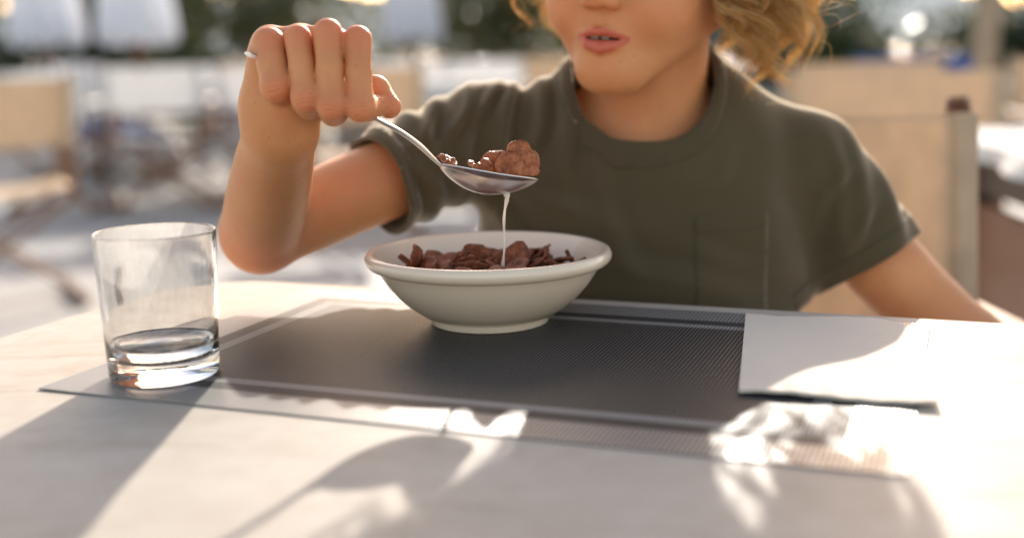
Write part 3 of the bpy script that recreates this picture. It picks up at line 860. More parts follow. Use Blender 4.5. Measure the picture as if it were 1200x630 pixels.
for (dz, th, sc_) in layers:
    vs = []; fs = []
    for lay in (0, 1):
        for j in range(NJ + 1):
            for i in range(NI + 1):
                s = i / NI * sc_; t = j / NJ * (2 - sc_) if False else j / NJ
                p = (NBL * (1 - s) + NBR * s) * (1 - t) + (NTL * (1 - s) + NTR * s) * t
                cut = .010 * max(0, (s - .86) / .14) ** 1.3 * max(0, (t - .8) / .2)
                wv = .0006 * math.sin(i * 1.1 + dz * 9000) * (1 if j in (0, NJ) else 0)
                p = p - np.array([.358, .934]) * (cut + wv)
                zz = napz(s, t) + dz + (0 if lay == 0 else -th)
                vs.append((p[0], p[1], zz))
    n = (NI + 1) * (NJ + 1)
    for j in range(NJ):
        for i in range(NI):
            a = j * (NI + 1) + i; fs.append((a, a + 1, a + NI + 2, a + NI + 1)); fs.append((a + n, a + n + NI + 1, a + n + NI + 2, a + n + 1))
    bd = [i for i in range(NI + 1)] + [j * (NI + 1) + NI for j in range(1, NJ + 1)] + [NJ * (NI + 1) + i for i in range(NI - 1, -1, -1)] + [j * (NI + 1) for j in range(NJ - 1, 0, -1)]
    for k in range(len(bd)): a, b2 = bd[k], bd[(k + 1) % len(bd)]; fs.append((a, a + n, b2 + n, b2))
    nap.add(vs, fs)
o = nap.build('napkin', M['napkin'], None, False)
tag(o, 'folded white paper napkin lying on the right end of the placemat', 'napkin')
cup(1.02, 1.86, .746, 'small cream cup on the table at the right edge')

# ================================================================== THE CHILD (signed-distance modelling)
def sstep(x): x = np.clip(x, 0, 1); return x * x * (3 - 2 * x)
def smin(a, b_, k):
    h = np.clip(.5 + .5 * (b_ - a) / k, 0, 1); return b_ * (1 - h) + a * h - k * h * (1 - h)
def smax(a, b_, k): return -smin(-a, -b_, k)
def cone(P, a, b_, r1, r2):
    a = np.asarray(a, float); b_ = np.asarray(b_, float); ba = b_ - a; pa = P - a
    h = np.clip((pa @ ba) / (ba @ ba), 0, 1)
    return np.linalg.norm(pa - h[:, None] * ba, axis=1) - (r1 + (r2 - r1) * h)
def ell(P, c_, r, R=None):
    q = P - np.asarray(c_, float)
    if R is not None: q = q @ R
    r = np.asarray(r, float); k0 = np.linalg.norm(q / r, axis=1); k1 = np.linalg.norm(q / (r * r), axis=1)
    return k0 * (k0 - 1) / np.maximum(k1, 1e-9)
def region(P, lo, hi, fn, pad=.03):
    m_ = np.all((P > np.array(lo) - pad) & (P < np.array(hi) + pad), axis=1)
    out = np.full(len(P), .2)
    # distance to box as a safe stand-in outside
    q = np.maximum(np.array(lo) - P, P - np.array(hi)); out = np.linalg.norm(np.maximum(q, 0), axis=1) + .004
    if m_.any(): out[m_] = fn(P[m_])
    return out

def surface_net(fn, lo, hi, h):
    lo = np.array(lo, float); hi = np.array(hi, float); B = 8; bs = B * h
    nb = np.ceil((hi - lo) / bs).astype(int)
    g = np.stack(np.meshgrid(*[np.arange(k) for k in nb], indexing='ij'), -1).reshape(-1, 3)
    cen = lo + (g + .5) * bs
    d = fn(cen); g = g[np.abs(d) < bs * .5 * 1.733 * 1.25 + .002]
    loc = np.stack(np.meshgrid(*[np.arange(B + 1)] * 3, indexing='ij'), -1).reshape(-1, 3)
    N1 = B + 1
    P = (lo + (g[:, None, :] * B + loc[None]) * h).reshape(-1, 3)
    D = np.empty(len(P))
    CH = 400000
    for i in range(0, len(P), CH): D[i:i + CH] = fn(P[i:i + CH])
    D = D.reshape(-1, N1, N1, N1); sgn = D < 0
    # cells
    cs = sum(sgn[:, i:i + B, j:j + B, k:k + B].astype(np.int8) for i in (0, 1) for j in (0, 1) for k in (0, 1))
    bi, ci, cj, ck = np.nonzero((cs > 0) & (cs < 8))
    acc = np.zeros((len(bi), 3)); cnt = np.zeros(len(bi))
    cor = [(i, j, k) for i in (0, 1) for j in (0, 1) for k in (0, 1)]
    for p in cor:
        for a in range(3):
            if p[a] == 0:
                q = list(p); q[a] = 1
                d0 = D[bi, ci + p[0], cj + p[1], ck + p[2]]; d1 = D[bi, ci + q[0], cj + q[1], ck + q[2]]
                mm = (d0 < 0) != (d1 < 0); t = np.where(mm, d0 / np.where(mm, d0 - d1, 1), 0)
                pt = np.array(p, float)[None] + np.eye(3)[a][None] * t[:, None]
                acc[mm] += pt[mm]; cnt[mm] += 1
    cellg = g[bi] * B + np.stack([ci, cj, ck], 1)
    V = lo + (cellg + acc / cnt[:, None]) * h
    big = nb * B + 2
    key = lambda c_: (c_[:, 0].astype(np.int64) * big[1] + c_[:, 1]) * big[2] + c_[:, 2]
    K = key(cellg); o_ = np.argsort(K); Ks = K[o_]
    quads = []
    for a in range(3):
        b1, b2 = (a + 1) % 3, (a + 2) % 3
        s0 = sgn[:, :B, :B, :B]
        sl = [slice(0, B)] * 3; sl[a] = slice(1, B + 1); s1 = sgn[(slice(None), *sl)]
        bi2, i2, j2, k2 = np.nonzero(s0 != s1)
        c0 = g[bi2] * B + np.stack([i2, j2, k2], 1)
        flip = s0[bi2, i2, j2, k2]
        e1 = np.eye(3, dtype=int)[b1]; e2 = np.eye(3, dtype=int)[b2]
        ids = []
        ok = np.ones(len(c0), bool)
        for off in (-e1 - e2, -e2, 0 * e1, -e1):
            kk = key(c0 + off); pos = np.searchsorted(Ks, kk); pos = np.minimum(pos, len(Ks) - 1)
            ok &= Ks[pos] == kk; ids.append(o_[pos])
        q = np.stack(ids, 1); q[~flip] = q[~flip][:, ::-1]
        quads.append(q[ok])
    return V, np.concatenate(quads)

# --- head frame
yaw, pit, rol = rad(27), rad(6), rad(-4)
fw = np.array([-math.sin(yaw) * math.cos(pit), -math.cos(yaw) * math.cos(pit), -math.sin(pit)])
rt = np.array([math.cos(yaw), -math.sin(yaw), 0.0]); up_ = np.cross(rt, -fw) * 1.0
up_ = np.cross(fw, rt); up_ = up_ if up_[2] > 0 else -up_
rt2 = rt * math.cos(rol) + up_ * math.sin(rol); up2 = -rt * math.sin(rol) + up_ * math.cos(rol)
HR = np.stack([rt2, fw, up2], 1)      # local (right, forward, up) -> world
mouth_w = at(703, 46, .852)
HC = mouth_w - HR @ np.array([0, .0855, -.056])
def h2w(p): return HC + HR @ np.array(p, float)

NECKB = np.array([.108, .968, .842])
S1 = np.array([-.022, .972, .849]); E1 = at(306, 272, .862); W1 = at(329, 152, .738)
S2 = np.array([.243, .972, .826]); E2 = at(1136, 406, .945); W2 = np.array([.265, .80, .615]); M2 = at(1026, 312, .958)

def head_fn(P):
    q = (P - HC) @ HR
    def e(c_, r): return ell(q, c_, r)
    d = e((0, -.014, .030), (.073, .090, .078))
    d = smin(d, e((0, .028, -.012), (.057, .054, .066)), .02)
    for s in (-1, 1):
        d = smin(d, e((s * .028, .048, -.036), (.027, .029, .027)), .018)
        d = smin(d, cone(q, (s * .050, -.002, -.040), (s * .011, .061, -.080), .017, .0155), .02)
    d = smin(d, cone(q, (-.007, .066, -.078), (.007, .066, -.078), .0155, .0155), .012)
    d = smin(d, e((0, .064, -.052), (.024, .021, .020)), .012)
    # nose
    d = smin(d, cone(q, (0, .078, .004), (0, .0935, -.026), .006, .0082), .008)
    for s in (-1, 1): d = smin(d, ell(q, (s * .0085, .0865, -.030), (.0062, .0072, .0055)), .005)
    for s in (-1, 1): d = smax(d, -ell(q, (s * .0045, .0915, -.0360), (.0028, .0032, .0035)), .002)
    # brow and eye sockets
    d = smin(d, cone(q, (-.03, .070, .016), (.03, .070, .016), .008, .008), .012)
    for s in (-1, 1):
        d = smax(d, -ell(q, (s * .030, .0870, .001), (.014, .010, .008)), .01)
        d = smin(d, np.maximum(ell(q, (s * .030, .0655, .001), (.0132, .0128, .0132)), -(q[:, 2] - .002 + (q[:, 1] - .075) * .1)), .001)
    # philtrum and lips
    d = smax(d, -cone(q, (0, .0905, -.040), (0, .0905, -.047), .0042, .0042), .006)
    lip = None
    U = [(-.0195, .0755, -.0555), (-.011, .0826, -.0518), (-.0035, .0860, -.0497), (0, .0860, -.0505), (.0035, .0860, -.0497), (.011, .0826, -.0518), (.0195, .0755, -.0555)]
    ru = [.0012, .0024, .0031, .0030, .0031, .0024, .0012]
    Lw = [(-.0195, .0755, -.0562), (-.011, .0815, -.0605), (0, .0840, -.0622), (.011, .0815, -.0605), (.0195, .0755, -.0562)]
    rl = [.0012, .0037, .0048, .0037, .0012]
    for pts, rs in ((U, ru), (Lw, rl)):
        for i in range(len(pts) - 1):
            c_ = cone(q, pts[i], pts[i + 1], rs[i], rs[i + 1]); lip = c_ if lip is None else smin(lip, c_, .0012)
    d = smin(d, lip, .0022)
    # open mouth
    d = smax(d, -ell(q, (0, .081, -.0556), (.0140, .014, .0012)), .0007)
    # ears
    for s in (-1, 1):
        ear = ell(q, (s * .0745, -.010, -.006), (.008, .019, .031))
        ear = smax(ear, -ell(q, (s * .083, -.006, -.003), (.008, .012, .021)), .004)
        d = smin(d, ear, .006)
    return d
FINGERS = [ # pinky, ring, middle, index: knuckle, middle joint, last joint, tip
    [(315, 52, .712, .0102), (324, 101, .697, .0091), (330, 112, .714, .0083), (334, 98, .728, .0080)],
    [(349, 45, .706, .0081), (359, 114, .689, .0085), (362, 123, .708, .0080), (366, 106, .726, .0076)],
    [(384, 39, .702, .0086), (389, 123, .685, .0085), (391, 131, .704, .0080), (392, 110, .726, .0074)],
    [(419, 47, .704, .0085), (422, 125, .687, .0084), (430, 126, .705, .0078), (443, 124, .714, .0066)]]
def hand_fn(P):
    k = .0010
    # finger: MCP, PIP, DIP, tip
    d = None
    F = FINGERS
    for f_ in F:
        pts = [at(u, v, y) for (u, v, y, r) in f_]; rs = [x[3] for x in f_]; fd = None
        # slight waist between the knuckles
        mid = (pts[0] + pts[1]) / 2 + np.array([0, -.0012, 0])
        ch = [pts[0], mid, pts[1], pts[2], pts[3]]; cr = [rs[0], (rs[0] + rs[1]) / 2 - .0013, rs[1], rs[2], rs[3]]
        for i in range(4):
            c_ = cone(P, ch[i], ch[i + 1], cr[i], cr[i + 1]); fd = c_ if fd is None else smin(fd, c_, .003)
        d = fd if d is None else smin(d, fd, k)
    # thumb
    T = [(346, 120, .744, .0115), (402, 116, .742, .0098), (440, 106, .728, .0086), (456, 125, .721, .0072)]
    tp = [at(u, v, y) for (u, v, y, r) in T]; td = None
    for i in range(3):
        c_ = cone(P, tp[i], tp[i + 1], T[i][3], T[i + 1][3]); td = c_ if td is None else smin(td, c_, .003)
    # palm: metacarpal wedges behind the finger row
    pal = None
    for (u, v, y, r, u2, v2, y2, r2) in [(318, 54, .724, .0125, 318, 125, .729, .0145), (352, 50, .726, .0115, 328, 126, .735, .0140), (384, 48, .725, .0108, 338, 124, .739, .0140), (408, 58, .727, .0095, 346, 118, .740, .0120)]:
        c_ = cone(P, at(u, v, y), at(u2, v2, y2), r, r2); pal = c_ if pal is None else smin(pal, c_, .006)
    pal = smin(pal, cone(P, at(310, 66, .716), at(309, 112, .722), .0100, .0122), .006)
    pal = smin(pal, cone(P, at(330, 122, .718), at(323, 142, .728), .0115, .0175), .009)
    pal = smin(pal, cone(P, at(325, 128, .730), W1, .0175, .0205), .014)
    d = smin(d, pal, .0018)
    d = smin(d, td, .0022)
    return d
def chain(P, pts, rs, n=6):
    C_ = []
    Q_ = catmull([np.append(p, r) for p, r in zip(pts, rs)], n)
    d = None
    for i in range(len(Q_) - 1):
        c_ = cone(P, Q_[i, :3], Q_[i + 1, :3], Q_[i, 3], Q_[i + 1, 3]); d = c_ if d is None else np.minimum(d, c_)
    return d
def arm1_fn(P):
    f_ = W1 - E1
    d = chain(P, [S1, S1 + (E1 - S1) * .5, E1], [.033, .0305, .0288], 4)
    fa = chain(P, [E1, E1 + f_ * .35, E1 + f_ * .75, W1, at(326, 128, .731)], [.0292, .0284, .0250, .0210, .0190], 5)
    return smin(d, fa, .007)
def hand2_fn(P):
    # left hand resting in the lap, palm down
    dr = np.array([-.45, -.80, -.12]); dr /= np.linalg.norm(dr); sdv = np.cross(dr, [0, 0, 1.0]); sdv /= np.linalg.norm(sdv); upv = np.cross(sdv, dr)
    d = None
    for i, (o_, l_) in enumerate([(-.024, .040), (-.008, .052), (.008, .056), (.024, .050)]):
        k0 = W2 + dr * .062 + sdv * o_; k1 = k0 + dr * l_ * .5 - upv * .008; k2 = k0 + dr * l_ * .95 - upv * .024
        f_ = smin(cone(P, k0, k1, .0082, .0076), cone(P, k1, k2, .0076, .0062), .002)
        m_ = cone(P, W2 + sdv * o_ * .5, k0, .014, .0105)
        d = smin(f_, m_, .003) if d is None else smin(d, smin(f_, m_, .003), .003)
    th = smin(cone(P, W2 + sdv * -.014 + dr * .01, W2 + sdv * -.036 + dr * .035 - upv * .006, .012, .0095), cone(P, W2 + sdv * -.036 + dr * .035 - upv * .006, W2 + sdv * -.036 + dr * .062 - upv * .012, .009, .007), .003)
    return smin(d, th, .005)
def arm2_fn(P):
    d = chain(P, [S2, M2 + np.array([.006, 0, .002]), E2], [.033, .0325, .0290], 5)
    d = smin(d, cone(P, E2, E2 + (W2 - E2) * .35, .029, .030), .012)
    d = smin(d, cone(P, E2 + (W2 - E2) * .35, W2, .029, .0195), .012)
    return smin(d, hand2_fn(P), .008)
def torso_fn(P):
    d = ell(P, (.112, .972, .775), (.118, .070, .115))
    d = smin(d, ell(P, (.115, .972, .63), (.104, .070, .13)), .03)
    d = smin(d, ell(P, (.118, .985, .53), (.112, .082, .085)), .03)
    d = smin(d, cone(P, S1 + np.array([.012, 0, -.002]), NECKB + np.array([-.03, 0, -.012]), .033, .034), .02)
    d = smin(d, cone(P, S2 - np.array([.012, 0, .002]), NECKB + np.array([.03, 0, -.012]), .033, .034), .02)
    d = smin(d, cone(P, NECKB + np.array([0, -.002, -.02]), h2w((0, -.020, -.045)), .0465, .045), .018)
    # trapezius
    for s in (-1, 1): d = smin(d, cone(P, NECKB + np.array([s * .022, .012, .022]), NECKB + np.array([s * .09, .008, -.004]), .026, .026), .02)
    # collar bones
    for s in (-1, 1): d = smin(d, cone(P, NECKB + np.array([s * .014, -.052, -.012]), NECKB + np.array([s * .11, -.03, .004]), .007, .006), .01)
    return d
HIP = {-1: np.array([.06, .95, .53]), 1: np.array([.175, .95, .53])}
KNEE = {-1: np.array([.03, .62, .535]), 1: np.array([.20, .62, .535])}
ANK = {-1: np.array([.035, .66, .20]), 1: np.array([.205, .66, .20])}
def leg_fn(P):
    d = None
    for s in (-1, 1):
        c_ = cone(P, HIP[s], KNEE[s], .062, .046)
        c_ = smin(c_, cone(P, KNEE[s], KNEE[s] + (ANK[s] - KNEE[s]) * .35, .043, .044), .015)
        c_ = smin(c_, cone(P, KNEE[s] + (ANK[s] - KNEE[s]) * .35, ANK[s], .043, .029), .015)
        c_ = smin(c_, cone(P, ANK[s], ANK[s] + np.array([0, .02, -.05]), .029, .026), .01)
        c_ = smin(c_, cone(P, ANK[s] + np.array([0, .02, -.052]), ANK[s] + np.array([0, -.11, -.07]), .026, .018), .012)
        d = c_ if d is None else smin(d, c_, .01)
    return d
def body_fn(P):
    hd = region(P, HC - .125, HC + .125, head_fn)
    to = region(P, (-.08, .86, .42), (.32, 1.08, .98), torso_fn)
    a1 = region(P, np.minimum(np.minimum(S1, E1), W1) - .045, np.maximum(np.maximum(S1, E1), W1) + .045, arm1_fn)
    a2 = region(P, (.12, .64, .54), (.42, 1.03, .90), arm2_fn)
    hl, hh = at(280, 20, .70), at(470, 160, .70)
    ha = region(P, (hl[0] - .01, .665, hh[2] - .01), (hh[0] + .01, .775, hl[2] + .01), hand_fn, .02)
    lg_ = region(P, (-.05, .50, .08), (.27, 1.04, .62), leg_fn)
    d = smin(to, hd, .012)
    d = smin(d, a1, .02); d = smin(d, a2, .02)
    d = np.minimum(d, lg_) if False else smin(d, lg_, .015)
    d = smin(d, ha, .010)
    return d

def skin_material():
    mt, N, L, b = nt('skin')
    co = tco(N)
    at_ = N.new("ShaderNodeAttribute"); at_.attribute_name = 'tone'
    f = noise(N, L, 14, 4, .6, co); f2 = noise(N, L, 130, 4, .6, co)
    base = ramp(N, L, f, [(.3, (.59, .25, .098)), (.7, (.74, .35, .15))])
    base = mixc(N, L, math_n(N, L, 'MULTIPLY', f2, .25), base, (.60, .25, .13))
    sepc = N.new("ShaderNodeSeparateColor"); L.new(at_.outputs['Color'], sepc.inputs[0])
    f3 = noise(N, L, 38, 5, .65, co, .5)
    base = mixc(N, L, math_n(N, L, 'MULTIPLY', ramp(N, L, f3, [(.5, (0, 0, 0)), (.72, (1, 1, 1))]), .35), base, (.66, .23, .12))
    vs_ = N.new("ShaderNodeTexVoronoi"); vs_.inputs['Scale'].default_value = 130; L.new(co, vs_.inputs[0])
    base = mixc(N, L, math_n(N, L, 'MULTIPLY', ramp(N, L, vs_.outputs[0], [(.07, (1, 1, 1)), (.15, (0, 0, 0))]), math_n(N, L, 'MULTIPLY', f2, .6)), base, (.36, .14, .06))
    c = mixc(N, L, sepc.outputs[0], base, (.56, .14, .08))          # lips
    c = mixc(N, L, sepc.outputs[1], c, (.70, .21, .11))              # flushed knuckles / cheeks
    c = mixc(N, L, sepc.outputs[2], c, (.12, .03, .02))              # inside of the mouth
    L.new(c, b.inputs['Base Color'])
    L.new(math_n(N, L, 'MULTIPLY_ADD', sepc.outputs[0], -.15, .5), b.inputs['Roughness'])
    b.inputs['Specular IOR Level'].default_value = .4
    b.inputs['Subsurface Weight'].default_value = .5; b.inputs['Subsurface Radius'].default_value = (.010, .0035, .0018); b.inputs['Subsurface Scale'].default_value = 1.0
    vor = N.new("ShaderNodeTexVoronoi"); vor.inputs['Scale'].default_value = 900; L.new(co, vor.inputs[0])
    af = N.new("ShaderNodeAttribute"); af.attribute_name = 'fold'
    sf = N.new("ShaderNodeSeparateColor"); L.new(af.outputs['Color'], sf.inputs[0])
    warp = math_n(N, L, 'MULTIPLY_ADD', noise(N, L, 160, 3, .6, co), .004, sf.outputs[0])
    wv = math_n(N, L, 'SINE', math_n(N, L, 'MULTIPLY', warp, 2 * math.pi / .0021))
    wv = math_n(N, L, 'POWER', math_n(N, L, 'MULTIPLY_ADD', wv, .5, .5), .35)
    wv = math_n(N, L, 'MULTIPLY', wv, sf.outputs[1])
    hh_ = math_n(N, L, 'MULTIPLY_ADD', wv, 1.0, math_n(N, L, 'MULTIPLY', vor.outputs[0], .22))
    hh_ = math_n(N, L, 'MULTIPLY_ADD', noise(N, L, 220, 4, .6, co), .35, hh_)
    bump(N, L, b, hh_, .85, .0006)
    return mt
M['skin'] = skin_material()
child = empty('person', (.115, .97, 0))
def to_local(o): o.location = (-child.location[0], -child.location[1], 0)
HB = .0013
V, Q = surface_net(body_fn, (-.23, .50, .07), (.43, 1.10, 1.12), HB)
body = fast_mesh('body', V, Q, M['skin'], child); to_local(body)
q = (V - HC) @ HR
near = np.all(np.abs(q) < .13, axis=1)
tone = np.zeros((len(V), 4)); tone[:, 3] = 1
def lipmask(q):
    xu = q[:, 0]; front = sstep((q[:, 1] - .072) / .004)
    ax_ = np.clip(1 - np.abs(xu) / .0205, 0, 1)
    top = -.0553 + .0092 * ax_ ** .75 - .0012 * np.exp(-(xu / .0022) ** 2)
    bot = -.0562 - .0112 * ax_ ** .6
    m_ = sstep((top - q[:, 2]) / .0012 + .5) * sstep((q[:, 2] - bot) / .0016 + .5) * (np.abs(xu) < .0205)
    return m_ * front
tone[:, 0] = lipmask(q) * near
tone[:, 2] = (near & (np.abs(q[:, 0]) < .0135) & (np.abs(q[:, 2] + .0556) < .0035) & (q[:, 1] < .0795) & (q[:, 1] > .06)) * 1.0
fl = np.zeros(len(V))
for (u, v, y, r) in [(357, 38, .70, .010), (386, 33, .70, .011), (417, 42, .70, .010), (361, 122, .685, .011), (389, 130, .682, .011), (417, 131, .683, .011), (327, 110, .69, .011), (318, 45, .70, .012), (444, 125, .712, .008), (457, 126, .718, .009), (306, 285, .84, .03)]:
    fl = np.maximum(fl, .6 * np.exp(-(np.linalg.norm(V - at(u, v, y), axis=1) / r) ** 2))
for s in (-1, 1): fl = np.maximum(fl, .28 * np.exp(-(np.linalg.norm(V - h2w((s * .038, .066, -.03)), axis=1) / .022) ** 2))
fl = np.maximum(fl, .3 * np.exp(-(np.linalg.norm(V - h2w((0, .095, -.026)), axis=1) / .01) ** 2))
tone[:, 1] = fl
fo = np.zeros((len(V), 4)); fo[:, 3] = 1
def addfold(c_, ax_, rad_, amt):
    global fo
    rel = V - c_; al = rel @ ax_; m_ = amt * np.exp(-(np.linalg.norm(rel, axis=1) / rad_) ** 2); up = m_ > fo[:, 1]
    fo[up, 0] = al[up]; fo[up, 1] = m_[up]
for f_ in FINGERS:
    a_, b_ = at(*f_[0][:3]), at(*f_[1][:3]); d_ = (b_ - a_) / np.linalg.norm(b_ - a_)
    addfold(b_ + np.array([0, -.008, .001]), d_, .0075, 1.0); addfold(a_ + np.array([0, -.005, .006]), d_, .007, .5)
    c_ = at(*f_[3][:3])
addfold(W1 + np.array([0, -.018, .0]), (W1 - E1) / np.linalg.norm(W1 - E1), .017, .28)
addfold(at(444, 122, .708), np.array([1.0, 0, 0]), .008, .8); addfold(at(455, 120, .715), np.array([.9, 0, -.4]), .007, .8)
addfold(E1 + np.array([.02, -.01, .02]), (W1 - E1) / np.linalg.norm(W1 - E1), .03, .6)
cb = body.data.color_attributes.new('fold', 'FLOAT_COLOR', 'POINT'); cb.data.foreach_set('color', fo.astype(np.float32).ravel())
ca = body.data.color_attributes.new('tone', 'FLOAT_COLOR', 'POINT'); ca.data.foreach_set('color', tone.astype(np.float32).ravel())
tag(child, 'child with curly blond hair and olive t-shirt eating cereal with a spoon', 'person')
# teeth
mb = MB()
for i, (x, w, h) in enumerate([(-.0105, .0048, .0038), (-.0048, .0070, .0050), (.0030, .0070, .0050), (.0094, .0048, .0038)]):
    p = h2w((x, .0832 - x * x * 18, -.0534)); mb.box(p, (w * .93, .003, h), Matrix([[float(v) for v in r] for r in HR]), .001)
M['tooth'] = glossy('tooth', (.74, .68, .58), .25)
o = mb.build('teeth', M['tooth'], child, True); to_local(o)
# eyes
M['eye_white'] = glossy('eye_white', (.78, .76, .73), .1); M['iris'] = glossy('iris', (.08, .16, .22), .1, .8, .4)
for s in (-1, 1):
    c0 = h2w((s * .030, .0655, .001)); mb = MB(); prof = [(.0119 * math.sin(t), .0119 * math.cos(t)) for t in np.linspace(0, math.pi, 17)]
    mb.lathe(prof, 24, c0); e_ = mb.build('eye', M['eye_white'], child, True); to_local(e_)
    mb = MB(); R_ = Matrix([[float(v) for v in r] for r in HR]); prof = [(.0, .0)] + [(  .0124 * math.sin(t), .0124 * math.cos(t)) for t in np.linspace(.02, .58, 8)]
    tmp = MB().lathe(prof[1:], 20); pts = []
    for p in tmp.v: v_ = Vector((p[0], p[2], p[1])); pts.append(tuple(np.array(R_ @ v_) + c0))
    mb.add(pts, tmp.f); i_ = mb.build('iris', M['iris'], e_, True)

# --- T-shirt
CUFF1 = S1 + (E1 - S1) * .50; CUFF2 = S2 + (M2 - S2) * .93
nf = at(757, 148, .893); nb_ = np.array([.108, 1.022, .905])
NC = (nf + nb_) / 2; nax = np.cross(np.array([1.0, 0, -.03]), nb_ - nf); nax /= np.linalg.norm(nax); nax = nax if nax[2] > 0 else -nax
cax = np.array([1.0, 0, -.03]); cax /= np.linalg.norm(cax); cay = np.cross(nax, cax); CA, CB = .0560, float(np.linalg.norm(nb_ - nf)) / 2
ax1 = (E1 - S1) / np.linalg.norm(E1 - S1); ax2 = (M2 - S2) / np.linalg.norm(M2 - S2)
HEMZ = .49
def shirt_raw(P):
    d = ell(P, (.110, .972, .775), (.136, .084, .15))
    d = smin(d, ell(P, (.112, .972, .62), (.132, .087, .20)), .05)
    d = smin(d, cone(P, S1 + np.array([.018, 0, -.002]), NECKB + np.array([-.03, 0, -.010]), .042, .040), .02)
    d = smin(d, cone(P, S2 - np.array([.016, 0, .002]), NECKB + np.array([.03, 0, -.010]), .040, .040), .02)
    d = smin(d, cone(P, S1, CUFF1 + ax1 * .02, .043, .0385), .022)
    d = smin(d, cone(P, S2, CUFF2 + ax2 * .02, .040, .0445), .020)
    for s in (-1, 1): d = smin(d, cone(P, NECKB + np.array([s * .022, .014, .022]), NECKB + np.array([s * .09, .010, -.002]), .032, .032), .02)
    d = smin(d, cone(P, NECKB + np.array([0, .0, -.025]), NECKB + np.array([0, .012, .045]), .066, .054), .022)
    return d
def xz(u, v):
    p = at(u, v, .905); return np.array([p[0], p[2]])
FOLDS = [(xz(*a), xz(*b_), wd, hh) for (a, b_, wd, hh) in [
    ((612, 92), (560, 250), .0050, .0042), ((585, 92), (528, 225), .0045, .0036), ((548, 104), (520, 190), .0050, .0036), ((640, 92), (612, 215), .0060, .0040), ((660, 110), (668, 240), .0065, .0030),
    ((515, 120), (478, 175), .0050, .0030), ((470, 150), (520, 235), .0055, .0030), ((455, 175), (500, 250), .0050, .0025), ((600, 215), (700, 260), .0080, .0028), ((560, 240), (650, 330), .0080, .0034),
    ((690, 175), (740, 330), .0090, .0022), ((890, 140), (915, 335), .0140, .0018), ((985, 170), (1000, 300), .0070, .0030), ((1010, 190), (960, 270), .0060, .0026),
    ((1045, 240), (985, 300), .0055, .0024), ((860, 180), (800, 230), .0080, .0018), ((720, 300), (860, 345), .0090, .0026), ((800, 290), (930, 320), .0080, .0022)]]
def wr(P):
    """folds of the cloth"""
    x, y, z = P[:, 0], P[:, 1], P[:, 2]
    w = np.zeros(len(P))
    # gathers and pulls: (from, to, width, height) in the plane of the chest
    fr = sstep((1.0 - y) / .03)
    for (a, b_, wd, hh) in FOLDS:
        ab = b_ - a; q_ = np.stack([x, z], 1) - a; t = np.clip((q_ @ ab) / (ab @ ab), -.15, 1.15)
        cvd = q_ - t[:, None] * ab; L_ = np.sqrt(ab @ ab); nrm_ = np.array([-ab[1], ab[0]]) / L_
        sd_ = cvd @ nrm_ + .004 * np.sin(t * 5 + a[0] * 90)
        env = np.clip((t + .15) / .4, 0, 1) * np.clip((1.15 - t) / .6, 0, 1)
        w += fr * env * hh * (1.45 if a[0] < .09 else 1.0) * (np.exp(-(sd_ / wd) ** 2) - .55 * np.exp(-((sd_ - wd * 1.5) / (wd * .9)) ** 2))
    # slack near the waist and along the flank
    m3 = sstep((.80 - z) / .08)
    w += m3 * .0024 * np.sin((z * .9 + x * .5) * 2 * np.pi / .055 + 1.6 * np.sin(x * 26 + z * 9)) * (.35 + .65 * np.abs(np.sin(x * 9 + 1)))
    # sleeve folds
    t1 = (P - S1) @ ax1; m4 = np.exp(-((t1 - .075) / .045) ** 2) * sstep((.035 - x) / .03)
    w += m4 * .0022 * np.sin(t1 * 2 * np.pi / .024 + y * 60 + z * 35)
    t2 = (P - S2) @ ax2; m5 = np.exp(-((t2 - .06) / .05) ** 2) * sstep((.075 - np.linalg.norm(P - S2 - np.outer(t2, ax2), axis=1)) / .02) * sstep((x - .235) / .025)
    w += m5 * .0020 * np.sin((t2 * .5 + (y - .95) * .6 + x * .6) * 2 * np.pi / .036 + z * 20)
    # vertical fold at the armpit
    w -= .0 * np.exp(-((x - .226 + (z - .8) * .05) / .015) ** 2) * sstep((.84 - z) / .03)
    w += .0000 * np.exp(-((x - .200 + (z - .8) * .12) / .012) ** 2) * sstep((.84 - z) / .04)
    w += .0012 * np.sin(x * 47 + 1.3 * np.sin(z * 31)) * np.sin(z * 41 + 1.1 * np.sin(x * 37 + y * 20))
    # pucker round the collar seam
    return w * 1.15
def shirt_fn(P):
    d = shirt_raw(P) - wr(P)
    return d
HS = .0024
V, Q = surface_net(shirt_fn, (-.16, .84, .44), (.40, 1.10, .96), HS)
def cutfn(P):   # >0 keep
    rel = P - NC; pl = rel @ nax; r2 = np.hypot(P[:, 0] - NECKB[0], P[:, 1] - NECKB[1])
    ex = rel @ cax; ey = rel @ cay
    neck = np.where(pl > -.045, (((np.abs(ex / CA) ** 2.5 + np.abs(ey / CB) ** 2.5) ** .4) - 1) * CA, .05)
    c1_ = np.where(P[:, 0] < .02, (CUFF1 - P) @ ax1 + .002 * np.sin(P[:, 1] * 90), .05)
    c2_ = np.where((P[:, 0] > .22) & (P[:, 2] < .86), (CUFF2 - P) @ ax2 + .0015 * np.sin(P[:, 1] * 80), .05)
    hem = P[:, 2] - HEMZ
    return np.minimum(np.minimum(neck, hem), np.minimum(c1_, c2_))
def gradn(fn, P, e=.0008):
    g = np.stack([(fn(P + np.eye(3)[a] * e) - fn(P - np.eye(3)[a] * e)) / (2 * e) for a in range(3)], 1)
    return g
